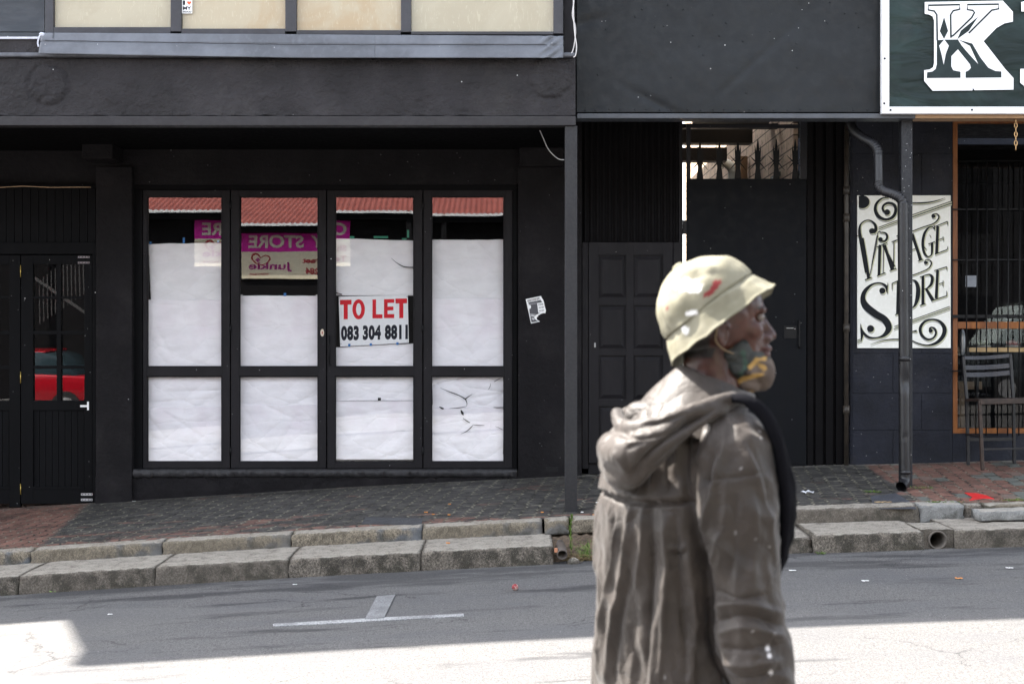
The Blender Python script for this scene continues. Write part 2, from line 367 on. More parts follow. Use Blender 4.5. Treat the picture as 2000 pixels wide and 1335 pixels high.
m_red = plain('red lettering', (.60, .008, .02), .5, spec=.2); m_ink = plain('black lettering', (.010, .012, .022), .5, spec=.2)
m_white = plain('white paint', (.80, .80, .80), .4, var=.04); m_signwhite = plain('sign board white', (.78, .78, .80), .35, var=.03)
m_tapeb = plain('blue tape', (.02, .16, .45), .5); m_tapeg = plain('green tape', (.01, .20, .12), .5)
m_steelplate = plain('bare steel plate', (.42, .42, .43), .35, .3); m_brass = plain('brass', (.45, .32, .08), .35, .6)
m_dk = plain('black plastic', (.007, .007, .008), .5, spec=.2)
def oranges():
    m = M('orange varnished timber'); n = m.noise(6, 6, .6, m.scale((1, 1, .12)), 1.5)
    return m.done(m.mix(m.ramp(n, .3, .7), (.15, .042, .005), (.29, .095, .013)), .5, m.bump(n, .1, .003))
m_orange = oranges()
m_pale = plain('pale timber', (.55, .36, .16), .5)

# ------------------------------------------------------------------ ground, road, pavement
def strip(name, y0, y1, zf, mat, nx=240, ny=6, x0=-60, x1=60, org=None):
    mb = MB(); mb.grid(nx, ny, lambda a, b: Vector((x0 + (x1 - x0) * a, y0 + (y1 - y0) * b, zf(x0 + (x1 - x0) * a, y0 + (y1 - y0) * b))))
    o = mb.build(name, mat); 
    # keep texture coordinates in world metres
    d = o.location.copy()
    for v in o.data.vertices: v.co += d
    o.location = (0, 0, 0); return tag(o, kind='structure')
m_ground = plain('beyond ground', (.12, .11, .09), .9, sc=1)
strip('ground', -160, 120, lambda x, y: g(x) - .12, m_ground, 60, 20, -160, 160)
def road_z(x, y): return g(x) + (.0 if y > -3.6 else 0) - .0
strip('road', -12.8, -3.0, road_z, m_road)
m_pave2 = paint('far pavement slabs', (.11, .108, .105), .85, .2, 2, 40, .3)
strip('pavement_opposite', -19.4, -12.8, lambda x, y: g(x) + .04, m_pave2)
pv = MB(); pv.grid(420, 50, lambda a, b: Vector((-12 + 24 * a, -2.45 + 3.35 * b, pave_z(-12 + 24 * a, -2.45 + 3.35 * b) + .006 * noise.noise(Vector((a * 30, b * 6, 0))))))
po = pv.build('pavement', m_pave)
for v in po.data.vertices: v.co += po.location
po.location = (0, 0, 0); tag(po, kind='structure')
# soil strip under the broken kerb
m_soil = paint('dry soil', (.10, .07, .045), .95, .5, 30, 60, .9, .02)
sb = MB(); sb.grid(50, 10, lambda a, b: Vector((.22 + .75 * a, -3.20 + .70 * b, g(.3 + .7 * a) - .035 + .15 * min(1, b * 2.2) + .03 * noise.noise(Vector((a * 14, b * 7, 3))))))
tag(sb.build('soil', m_soil), kind='structure')

# ------------------------------------------------------------------ kerb stones
def kerb_stone(x0, x1, yf, dep, zb, zt, mat, label, seed, group, chip=0.0, rad=.020, zoff=0.0, skew=0.0, name='kerb_stone'):
    gap = .004; x0 += gap; x1 -= gap; n = max(8, int((x1 - x0) / .03)); prof = []
    for k in range(6): prof.append((0.0, zb + (zt - rad - zb) * k / 5))
    for k in range(1, 6):
        a = math.pi / 2 * k / 5; prof.append((rad - rad * math.cos(a), zt - rad + rad * math.sin(a)))
    for k in range(1, 8): prof.append((rad + (dep - rad) * k / 7, zt))
    prof += [(dep, zb)]
    rows = []
    for i in range(n + 1):
        x = x0 + (x1 - x0) * i / n; e = min(i, n - i) * (x1 - x0) / n; r_ = []
        for (d, z) in prof:
            v = Vector((x, yf + d + skew * (x - x0), z + g(x) + zoff))
            q = noise.noise_vector(v * 14 + Vector((seed, 0, 0))); q2 = noise.noise_vector(v * 45 + Vector((seed * 3, 5, 0)))
            k = 1.0 if z > zb + .005 else .2
            v += (q * .0045 + q2 * .0050) * k
            if e < .05 and d < .1 and z > zt - .07:
                c = (.05 - e) / .05 * (.010 + (chip + .03) * abs(q.x)); v.y += c; v.z -= c * .8
            r_.append(v)
        rows.append(r_)
    mb = MB(); mb.rows(rows, True, True)
    o = mb.build(name, mat, None); tag(o, label, 'kerb stone', group); return o
def kx(px, y): return X(px, y)
lo_j = [-620, -420, -190, 36, 302, 563, 822, 1082]
lab_lo = {0: 'lower kerb stone beyond the left end of the street edge', 1: 'second lower kerb stone beyond the left end', 2: 'leftmost lower granite kerb stone, short and brown, in front of the dark double door',
          }
names_lo = ['far-left lower kerb stone well left of the double door', 'lower kerb stone left of the double door', 'short brown lower kerb stone at the far left corner of the photo',
            'long lower kerb stone below the double door, scuffed dark face', 'lower kerb stone below the first papered window, joint at both ends',
            'lower kerb stone directly behind the painted T on the road', 'lower kerb stone ending at the broken clay pipe and weeds']
for i in range(7):
    kerb_stone(kx(lo_j[i], -3.25), kx(lo_j[i + 1], -3.25), -3.25, .70, -.06, .135, m_kerb1, names_lo[i], 11 + i * 7, 'lower kerb stones')
ro = [(1500, 1590, 'broken cracked lower kerb stone just right of the man'), (1590, 1806, 'long speckled lower kerb stone left of the round drain hole'),
      (1866, 2120, 'grimy lower kerb stone right of the round drain hole'), (2120, 2400, 'lower kerb stone beyond the right side of the street edge')]
for i, (a, b, l) in enumerate(ro):
    kerb_stone(kx(a, -3.25), kx(b, -3.25), -3.25 if i else -3.21, .70, -.06, .132 if i else .115, m_kerb1, l, 90 + i * 5, 'lower kerb stones', chip=.03 if i == 0 else 0)
kerb_stone(kx(1250, -3.25), kx(1498, -3.25), -3.25, .70, -.06, .135, m_kerb1, 'lower kerb stone hidden mostly behind the man', 77, 'lower kerb stones')
up_j = [-560, -330, -120, 58, 316, 568, 824, 1060]
names_up = ['far-left upper kerb stone well left of the double door', 'upper kerb stone left of the double door', 'short upper kerb stone at the left photo edge, before the red paving',
            'mossy upper kerb stone with grey paint blotch below the double door', 'upper kerb stone with a long blue grey painted face, below the plastered wall',
            'upper kerb stone below the second window, yellowish with small paint marks', 'upper kerb stone with painted middle, ending at the cracked corner piece']
for i in range(7):
    kerb_stone(kx(up_j[i], -2.62), kx(up_j[i + 1], -2.62), -2.62, .22, .10, .232, m_kerb2, names_up[i], 40 + i * 3, 'upper kerb stones', rad=.022)
kerb_stone(kx(1060, -2.62) + .012, kx(1112, -2.62), -2.65, .24, .13, .236, m_kerb2, 'small cracked upper kerb piece left of the tall weed, below the post', 140, 'upper kerb stones', chip=.05)
kerb_stone(kx(1114, -2.62), kx(1300, -2.62), -2.64, .24, .13, .236, m_kerb2, 'upper kerb stone behind the weeds, left of the man', 144, 'upper kerb stones', chip=.03)
kerb_stone(kx(1300, -2.62), kx(1535, -2.62), -2.62, .22, .10, .232, m_kerb2, 'upper kerb stone mostly hidden behind the man', 147, 'upper kerb stones')
kerb_stone(kx(1535, -2.62), kx(1797, -2.62), -2.62, .24, .10, .240, m_kerb1, 'rough pitted upper kerb stone right of the man and left of the downpipe mouth', 150, 'upper kerb stones')
kerb_stone(kx(1797, -2.62), kx(1885, -2.62), -2.62, .24, .10, .240, m_kerb3, 'smooth pale upper kerb stone above the round drain hole', 154, 'upper kerb stones', rad=.02)
kerb_stone(kx(1885, -2.62), kx(1930, -2.62), -2.59, .20, .10, .225, m_kerb1, 'crumbled end of upper kerb behind the loose slab', 157, 'upper kerb stones', chip=.06)
kerb_stone(kx(1930, -2.62), kx(2250, -2.62), -2.58, .20, .10, .225, m_kerb2, 'upper kerb stone behind the loose pale slab', 159, 'upper kerb stones')
kerb_stone(kx(1913, -2.9), kx(2110, -2.9), -2.90, .20, .145, .215, m_kerb3, 'loose pale concrete slab lying on the lower kerb at the right edge', 163, None, chip=.02, rad=.012, name='concrete_slab')
# block with the round drain hole
dx = kx(1834, -3.25)
def drain_block():
    t = thing('drain_outlet', (dx, -3.2, g(dx)), 'round clay drain outlet set in the kerb below the downpipe', 'drain outlet')
    mb = MB(); cz = g(dx) + .062; w_, n = .115, 40; yf = -3.21
    ring_o = []; ring_i = []
    for k in range(n):
        a = 2 * math.pi * k / n; c, s_ = math.cos(a), math.sin(a); q = max(abs(c), abs(s_))
        ring_o.append(Vector((dx + w_ * c / q, yf, cz + (.075 if s_ > 0 else .10) * s_ / q))); ring_i.append(Vector((dx + .068 * c, yf, cz + .066 * s_)))
    back = [v + Vector((0, .4, 0)) for v in ring_i]; oback = [v + Vector((0, .4, 0)) for v in ring_o]
    mb.rows([oback, ring_o, ring_i, back], False, False); lump(mb, .006, 25, 4)
    mb.build('block', m_kerb1, t)
    pb = MB(); R0, R1 = .068, .056; cyl = lambda r_, y: [Vector((dx + r_ * math.cos(2 * math.pi * k / n), y, cz + r_ * math.sin(2 * math.pi * k / n))) for k in range(n)]
    pb.rows([cyl(R0, -2.9), cyl(R0, yf - .012), cyl(R1, yf - .014), cyl(R1, -2.9)], True, False); pb.build('pipe', plain('clay pipe', (.10, .085, .07), .7), t)
    db = MB(); db.rows([cyl(.055, -2.92), cyl(.0005, -2.92)], False); db.build('dark_bore', m_dk, t)
drain_block()
# broken clay pipe at the weeds
def broken_pipe():
    c = P(1098, 1082, -3.22); t = thing('broken_drain_pipe', (c.x, c.y, g(c.x)), 'short broken dark clay pipe poking out of the kerb beside the weeds', 'pipe')
    a = P(1094, 1060, -3.05); b = P(1098, 1083, -3.27); n = 28; d = (b - a).normalized(); u = Vector((1, 0, 0)); u = (u - d * u.dot(d)).normalized(); w_ = d.cross(u)
    ring = lambda p, r_: [p + (u * math.cos(2 * math.pi * k / n) + w_ * math.sin(2 * math.pi * k / n)) * r_ for k in range(n)]
    mb = MB(); mb.rows([ring(a, .028), ring(a + (b - a) * .4, .036), ring(b, .039), ring(b + d * .002, .032), ring(a + d * .1, .028)], True, True); lump(mb, .002, 40)
    mb.build('pipe', plain('dark clay', (.075, .06, .05), .6), t)
    s_ = MB(); q = P(1086, 1074, -3.26); s_.box(q.x - .011, q.x + .011, q.y - .01, q.y + .03, q.z - .014, q.z + .014); s_.build('brick_chip', plain('orange brick', (.45, .2, .11), .8), t, .003)
    r_ = MB(); q = P(1120, 1100, -3.24); r_.ell(q, (.05, .045, .045), 14, 9); lump(r_, .02, 16, 2); r_.build('rubble', m_kerb1, t)
broken_pipe()

# ------------------------------------------------------------------ road marking, ball, litter
def lay(name, outline, mat, dz=.004, zf=road_z, label=None, cat=None, kind=None, group=None, sub=16):
    pts = []
    for (px, py) in outline:    # solve depth so that the point lies on the ground
        d = 9.0
        for _ in range(12):
            x = (px - 1000) / F * d; zz = zf(x, CY + d) + dz; d = F * (CZ - zz) / (py - 667.5)
        pts.append(Vector(((px - 1000) / F * d, CY + d, zf((px - 1000) / F * d, CY + d) + dz)))
    mb = MB(); n = len(pts); top = pts; c = sum(pts, Vector()) / n
    mb.add([c] + top + [p - Vector((0, 0, .006)) for p in top], [(0, 1 + i, 1 + (i + 1) % n) for i in range(n)] + [(1 + i, 1 + n + i, 1 + n + (i + 1) % n, 1 + (i + 1) % n) for i in range(n)])
    o = mb.build(name, mat, None)
    return tag(o, label, cat, group, kind)
def mark_mat():
    m = M('worn white road paint'); f = m.noise(90, 4, .8); n = m.noise(5, 5, .6)
    k = m.ramp(m.math('ADD', f, m.math('MULTIPLY', n, .5)), .62, .86)
    return m.done(m.mix(k, (.40, .41, .41), (.15, .15, .155)), .8, m.bump(f, .4, .004))
m_mark = mark_mat()
lay('road_marking', [(533, 1217), (534, 1222), (725, 1212), (906, 1202), (906, 1197), (740, 1205)], m_mark, kind='structure')
def mark2():
    m = M('faded road paint'); f = m.noise(90, 4, .8); n = m.noise(5, 5, .6)
    return m.done(m.mix(m.ramp(m.math('ADD', f, m.math('MULTIPLY', n, .4)), .50, .80), (.27, .275, .28), (.12, .121, .125)), .8, m.bump(f, .4, .004))
lay('road_marking', [(713, 1207), (750, 1205), (772, 1160), (736, 1163)], mark2(), dz=.0075, kind='structure')
def ground_pt(px, py, zf=road_z, h=0.0):
    d = 9.0
    for _ in range(14):
        x = (px - 1000) / F * d; d = F * (CZ - zf(x, CY + d) - h) / (py - 667.5)
    x = (px - 1000) / F * d; return Vector((x, CY + d, zf(x, CY + d)))
gp = ground_pt(1006, 1152); b = MB(); b.ell(gp + Vector((0, 0, .021)), (.021, .021, .021), 20, 14)
def ballm():
    m = M('worn red leather'); n = m.noise(18, 5, .7); return m.done(m.mix(m.ramp(n, .45, .6), (.20, .015, .02), (.55, .38, .33)), .6, m.bump(n, .3, .003))
tag(b.build('ball', ballm()), 'small worn red ball lying on the dark asphalt', 'ball')
m_butt = plain('cigarette filter', (.55, .22, .06), .8); m_bone = plain('paper scrap', (.7, .7, .68), .8); m_leafd = plain('dry leaf', (.42, .30, .16), .8)
def butt(px, py, mat, lab, zf=pave_z, l=.022, nm='cigarette_butt', cat='cigarette butt', grp='cigarette butts and litter on the pavement'):
    q = ground_pt(px, py, zf); a = rnd.uniform(-.5, .5); d = Vector((math.cos(a), math.sin(a), 0)) * l / 2
    mb = MB(); mb.tube([q - d + Vector((0, 0, .006)), q + d + Vector((0, 0, .006))], .0045, 8)
    tag(mb.build(nm, mat), lab, cat, grp)
kz = lambda x, y: g(x) + .135
butt(832, 1001, m_butt, 'pale cigarette butt lying on dark pavers below the third window', l=.03)
butt(833 + 44, 1006, m_butt, 'orange cigarette butt, middle one of three on the pavers below the sign')
butt(846, 1005, m_butt, 'orange cigarette butt nearest the uncovered dark slab')
butt(878, 985, m_butt, 'orange cigarette butt lying further back on the pavers')
butt(1059, 1001, m_butt, 'orange cigarette butt on the kerb edge left of the post')
butt(1160, 1006, m_butt, 'orange cigarette butt right of the post foot beside the man')
butt(875, 1061, m_butt, 'yellow cigarette butt on the top of the lower kerb', kz, .03)
butt(1167, 982, m_bone, 'white cigarette butt on the pavers right of the post', l=.028)
butt(1137, 1001, m_bone, 'tiny white scrap on the kerb beside the post foot', l=.02, nm='paper_scrap', cat='litter')
def scrap(px, py, w_, d_, mat, lab, zf=pave_z, nm='paper_scrap', cat='litter', h=.006, grp=None, seed=1):
    q = ground_pt(px, py, zf); mb = MB(); mb.grid(8, 6, lambda a, b: q + Vector(((a - .5) * w_ * (.6 + .5 * math.sin(b * 3)), (b - .5) * d_ * (.7 + .3 * math.cos(a * 5)), .003 + h * (1 + noise.noise(Vector((a * 4 + seed, b * 4, seed)))))))
    o = mb.build(nm, mat); s_ = o.modifiers.new('s', 'SOLIDIFY'); s_.thickness = .001; tag(o, lab, cat, grp)
m_plastic = plain('crumpled clear plastic', (.62, .63, .65), .15, var=.2, sc=60)
scrap(1577, 965, .10, .09, m_plastic, 'crumpled clear plastic scrap on the pavers right of the man', nm='plastic_scrap', h=.02, seed=5)
scrap(1725, 982, .13, .05, m_leafd, 'dry curled tan leaf on the paving below the downpipe', nm='dry_leaf', cat='leaf', h=.008, seed=3)
for i, (px, py, c, l) in enumerate([(1548, 1135 - 20, m_bone, 'white scrap on the asphalt just right of the man'), (1690, 1135, m_bone, 'small white scrap on the asphalt in front of the long kerb stone'),
                    (1873, 1130, m_butt, 'small orange leaf scrap on the asphalt at right'), (1972, 1110, m_bone, 'white scrap on the asphalt near the right edge')]):
    scrap(px, py, .045, .05, c, l, road_z, h=.004, seed=9 + i, grp='scraps of litter on the asphalt')
for i, (px, py, l) in enumerate([(215, 1200, 'tiny white crumb on the asphalt at left, near the kerb'), (716 - 140, 1112 + 30, 'tiny white scrap below the kerb joint'), (262, 979, 'white scrap on the pavement at the foot of the left pilaster')]):
    scrap(px, py, .03, .03, m_bone, l, road_z if py > 1000 else pave_z, h=.003, seed=20 + i, grp='scraps of litter on the asphalt')
scrap(104, 1156, .05, .03, plain('bright wrapper', (.25, .5, .06), .4), 'tiny green and orange wrapper on the asphalt against the lower kerb', lambda x, y: g(x), h=.004)
lay('paint_spill', [(1884, 961), (1900, 970), (1893, 976), (1922, 972), (1942, 973), (1925, 966), (1905, 962)], plain('spilt red paint', (.55, .02, .02), .5), .004, pave_z, 'bright red star shaped splash of spilt paint on the right pavers', 'paint splash')
lay('repair_patch', [(714, 1009), (826, 1011), (823, 1024), (706, 1022)], paint('cracked dark slab', (.035, .036, .040), .7, .4, 12, 40, .5), .006, pave_z, 'dark cracked square cover slab in the pavement by the upper kerb', 'cover slab')
lay('repair_patch', [(1700, 968), (1750, 962), (1776, 978), (1790, 992), (1708, 992)], paint('dark mortar patch', (.04, .043, .052), .6, .4, 12, 40, .5), .006, pave_z, 'dark mortar patch in the paving under the downpipe mouth', 'mortar patch')

# ------------------------------------------------------------------ left building (black shop)
b1 = thing('black_shop_building', (X(600), 0, pave_z(X(600), 0)), 'black painted two storey shop building with canopy, papered folding doors and double entrance door', 'building')
def gz(x): return pave_z(x, 0) - .1
w1 = MB()
zt = 3.5
w1.box(-14, X(-240), 0, .3, -1.5, zt)                                # beyond the left door
w1.box(X(-240), X(187), .09, .3, Z(360), zt)                         # over left door
w1.pbox(187, 250 - 80, 1012, 360, 0, .3)                             # lintel over folding doors
w1.box(X(1012, -.03), X(1136, -.03), -.03, .3, -.2, 3.85)              # right pilaster
w1.box(X(260), X(1012), .001, .3, -.6, Z(935))                       # below sill
w1.box(-14, X(1333), 7.0, 7.3, -1, 4.6)
w1.box(X(1333) - .1, X(1333), .12, 7.0, -1, 4.6)                     # side wall along the passage
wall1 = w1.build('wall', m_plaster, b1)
pil = MB(); pil.box(X(187, -.06), X(258, -.06), -.06, .3, -1, Z(325, -.06))
pil.build('pilaster', m_plaster, b1, .008)
br = MB(); br.box(X(160, -.35), X(220, -.35), -.35, .0, Z(310, -.35), Z(278, -.35)); br.build('bracket', m_plaster, b1, .006)
br = MB(); br.box(X(1015, -.12), X(1100, -.12), -.12, -.031, Z(325, -.12), zt); br.build('bracket', m_plaster, b1, .006)
# sill with crumbling edge
sm = MB()
def sillrow(x):
    r_ = []; y0 = -.055; zt_ = Z(915); zb_ = Z(930)
    for (y, z) in [(.02, zt_), (-.045, zt_ - .004), (y0, zt_ - .02), (y0, (zt_ + zb_) / 2), (y0 + .006, zb_ + .01), (-.02, zb_ - .012), (.02, zb_ - .014)]:
        v = Vector((x, y, z)); q = noise.noise_vector(v * 22); q2 = noise.noise_vector(v * 60)
        if y < .01: v += Vector((0, q.y * .012 + q2.y * .006, (q.z * .016 + q2.z * .008) * (1 if z < zt_ - .03 else .25)))
        r_.append(v)
    return r_
sm.rows([sillrow(X(262) + (X(1010) - X(262)) * i / 220) for i in range(221)], True, True)
sm.build('sill', paint('crumbling black sill', (.018, .017, .019), .6, .5, 20, 45, .6, .01, specks=.3), b1)
pl = MB(); pl.grid(160, 12, lambda a, b: (lambda x: Vector((x, -.025 + .008 * noise.noise(Vector((x * 12, b * 2, 0))) + .02 * b * 0, Z(931) + (pave_z(x, 0) - .03 - Z(931)) * b)))(X(187) + (X(1012) - X(187)) * a)); pl.build('plinth', m_plaster, b1)
# vent hole near the ground
vh = MB(); vh.box(X(1066, -.034), X(1090, -.034), -.034, .0, Z(921, -.034), Z(912, -.034)); vh.build('air_brick_hole', m_dk, b1)
# interior shell
inn = MB(); inn.box(-14, X(1325), 3.0, 3.1, -1, 3.6); inn.box(-14, X(1325), .3, 3.1, -1, -.4); inn.box(X(1120), X(1325), .31, 3.0, -.4, 3.85)
inn.build('interior_wall', m_inside, b1)
# canopy: soffit, beam, steel channel, post
so_ = MB(); so_.box(-14, X(1124, -2.0), -2.09, 3.1, Z(247, -2.09) + .10, Z(247, -2.09) + .20); so_.build('canopy_soffit', m_soffit, b1)
YF = -2.15
be = MB()
def beamf(a, b):
    x = -14 + (X(1124, YF) + 14) * a; zz0 = Z(225.5, YF); zz1 = Z(113, YF); z = zz0 + (zz1 - zz0) * b; v = Vector((x, YF, z))
    q = noise.noise(Vector((x * 5, 0, z * 6))); q2 = noise.noise(Vector((x * 19, 3, z * 19)))
    e = min(b, 1 - b) * 20; v.y += q * .010 + q2 * .004
    # round patches of old plaster
    for (cx, cz_, rr) in ((P(95, 165, YF).x, P(0, 165, YF).z, .16), (P(1075, 155, YF).x, P(0, 150, YF).z, .17)):
        dd = math.hypot(x - cx, z - cz_); v.y += .014 * math.exp(-((dd - rr) / .018) ** 2) - (.010 * (.5 + noise.noise(Vector((x * 30, 9, z * 30)))) if dd < rr else 0)
    if b <= 0: v.z += .010 * noise.noise(Vector((x * 9, 7, 0)))
    if b >= 1: v.z += .006 * noise.noise(Vector((x * 9, 2, 0))); v.y += .01
    return v
be.grid(900, 40, beamf)
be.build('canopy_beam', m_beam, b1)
bb = MB(); bb.box(-14, X(1124, YF), YF + .03, YF + .35, Z(224, YF), Z(113.5, YF)); bb.build('beam_core', m_beam, b1)
cap = MB(); cap.box(-14, X(1123, YF), YF - .035, YF + .3, Z(113, YF) + .002, Z(104, YF)); cap.build('beam_capping', paint('pale capping', (.085, .09, .105), .5, .4, 6, 30, .4, .01, specks=.6, speckcol=(.6, .6, .62)), b1, .01)
ch = MB(); ch.box(-14, X(1124.5, YF - .02), YF - .02, YF + .1, Z(245, YF - .02), Z(226.5, YF - .02)); ch.build('steel_channel', paint('dusty steel channel', (.012, .0103, .0122), .6, .2, 3, 40, .2, .004, specks=.15), b1, .004)
gp_ = X(1115, YF); post = MB(); post.box(X(1103.5, YF), X(1127.5, YF), YF, YF + .095, g(gp_) + .15, Z(245, YF - .02) + .0)
post.build('post', paint('grey black post paint', (.008, .0077, .0095), .6, .2, 5, 30, .3, .004, specks=.45), b1, .005)
# upper storey
up = MB()
up.box(X(85, -2.0), X(1102, -2.0), -1.9, 2.4, Z(60, YF), 9.0)
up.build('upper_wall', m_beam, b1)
ul = MB()
for k in range(14):
    z0 = 3.7 + k * .33; ul.box(-14, X(88, -.7), -.72 + (.0), -.6, z0 + .004, z0 + .326)
ul.box(-14, X(88, -.7), -.70, 2.4, 3.56, 9.0)
ul.build('cladding', paint('blue black cladding', (.035, .042, .052), .5, .3, 3, 30, .3, .006, specks=.15, stretch=(.3, 1, 1)), b1)
ledge = MB(); ledge.box(-14, X(76, YF), YF + .01, YF + .4, Z(103.5, YF), Z(77, YF)); ledge.build('ledge', m_beam, b1, .006)
lw = MB(); lw.box(-14, X(78, YF), YF - .01, YF + .4, Z(76.5, YF), Z(72.5, YF)); lw.build('ledge_flashing', plain('pale flashing edge', (.50, .51, .58), .5), b1)
rf = MB(); rf.box(-8.50, X(1126, YF), YF, 2.6, 9.0, 9.15); rf.box(-14, -8.50, -.7, 2.6, 9.0, 9.15); rf.add([Vector(p) for p in [(-9.0, -.7, 9.0), (-8.50, -.7, 9.0), (-8.50, -2.15, 9.0), (-8.55, -1.8, 9.0), (-9.0, -.7, 9.15), (-8.50, -.7, 9.15), (-8.50, -2.15, 9.15), (-8.55, -1.8, 9.15)]], [(0, 1, 2, 3), (7, 6, 5, 4), (0, 3, 7, 4), (3, 2, 6, 7)])
rf.build('roof', m_soffit, b1)  # unseen roof slab, outline shaped to cast the shadow edge on the road
rf2 = MB(); rf2.box(-14, X(1333), 2.4, 7.3, 4.5, 4.7); rf2.build('roof', m_soffit, b1)
# upper window
uw = MB(); yw = YF - .0
for (a, b, c, d) in [(88, -120, 104, 66), (333, -120, 354, 62), (557, -120, 579, 62), (783, -120, 803, 63), (1081, -120, 1100, 66)]: uw.pbox(a, b, c, d, yw, .07)
for (a, c, d) in [(104, 333, 53), (354, 557, 56), (579, 783, 59), (803, 1081, 61.5)]: uw.pbox(a, d, c, 68, yw + .003, .07); uw.pbox(a, -135, c, -120, yw + .003, .07)
uwo = uw.build('window', paint('window frame grey', (.026, .026, .032), .5, .25, 4, 40, .3, .005, specks=.25), b1, .004)
def beige(name, c, c2):
    m = M(name); n = m.noise(1.6, 6, .6, None, .6); s_ = m.noise(14, 3, .6, m.scale((2.5, 1, .5)), 2.5)
    col = m.mix(m.ramp(n, .4, .6), c, c2); col = m.mix(m.ramp(s_, .615, .63, 0, .22), col, (.6, .54, .4))
    return m.done(col, .5, m.bump(n, .2, .01), Specular_IOR_Level=.3)
mb1 = beige('cream painted glass', (.40, .355, .255), (.36, .315, .22)); mb2 = beige('tan painted glass', (.38, .285, .165), (.41, .35, .24))
for i, (a, c, mt) in enumerate([(104, 333, mb1), (354, 557, mb2), (579, 783, mb2), (803, 1081, mb1)]):
    q = MB(); q.pbox(a - 2, -122, c + 2, 64, yw + .045, .01); ORG[uwo] = ORG[b1]; q.build('pane', mt, uwo)
    q = MB(); q.add([P(a - 2, -122, yw + .03), P(c + 2, -122, yw + .03), P(c + 2, 64, yw + .03), P(a - 2, 64, yw + .03)], [(0, 1, 2, 3)]); q.build('glass', glass('upper glass', .03), uwo)
sfl = MB()                              # sill flashing: two overlapping bent sheets
for (a, b, dy) in ((75, 735, 0), (733, 1100, .004)):
    def fl(u, v, a=a, b=b, dy=dy):
        px = a + (b - a) * u; pyt = 64 + 6.5 * (px - 75) / 1025 if True else 64; y = YF - .05 - .05 * v - dy
        pyb = 104.5 + 8.5 * min(1, (px - 75) / 500)
        if px < 100: px_off = (1 - v) * 6
        else: px_off = 0
        q = P(px + px_off, pyt + (pyb - pyt) * v, y)
        q.y += .004 * noise.noise(Vector((q.x * 6, v * 3, dy * 90))) + (.012 * math.sin((px + v * 60) * .25) * max(0, 1 - abs(px - 1075) / 30) if px > 1040 else 0)
        if abs(v - .42) < .04: q.y += .006
        return q
    sfl.grid(160, 24, fl)
so2 = sfl.build('sill_flashing', m_flash, b1); sd = so2.modifiers.new('s', 'SOLIDIFY'); sd.thickness = .004
crk = MB(); crk.tube([P(88 + i * 20, 79 + 8.5 * min(1, i / 24) + 1.2 * noise.noise(Vector((i * .7, 0, 0))), YF - .082) for i in range(50)], .0022, 5); crk.build('flashing_seam', m_dk, b1)
rs = MB(); rs.pbox(1102, -120, 1121, 106, YF + .10, .06); rs.box(X(1118, YF), X(1126, YF), YF + .2, YF + .3, 3.9, 7.4); rs.build('corner_board', m_frame, b1)
# sticker on the upper window
def heart(cx, cy, w_, h_):
    pts = []
    for k in range(30):
        t = 2 * math.pi * k / 30; pts.append((cx + w_ / 32 * 16 * math.sin(t) ** 3, cy - h_ / 30 * (13 * math.cos(t) - 5 * math.cos(2 * t) - 2 * math.cos(3 * t) - math.cos(4 * t))))
    return pts
st = thing('window_sticker', P(365, 26, yw - .002), 'small white sticker reading I love my hood on the upper window beside a mullion', 'sticker')
pln = lambda y: (lambda u, v: P(u, v, y))
shape2d([[(355.5, -14), (375.5, -14), (375.5, 26.5), (355.5, 26.5)]], pln(yw + .025), .001).build('backing', m_white, st)
merge(text_on('I', ((357.5, 1.5), (361.5, 1.5), (357.5, 10)), pln(yw + .023), .001, .03), text_on('MY', ((357.5, 13), (373.5, 13), (357.5, 19.5)), pln(yw + .023), .001, .03),
      text_on('HOOD', ((357.5, 21.5), (374, 21.5), (357.5, 25)), pln(yw + .023), .001, .02)).build('lettering', m_ink, st)
shape2d([heart(369.5, 6, 8, 8)], pln(yw + .023), .001).build('heart', plain('orange red', (.7, .12, .04), .5), st)

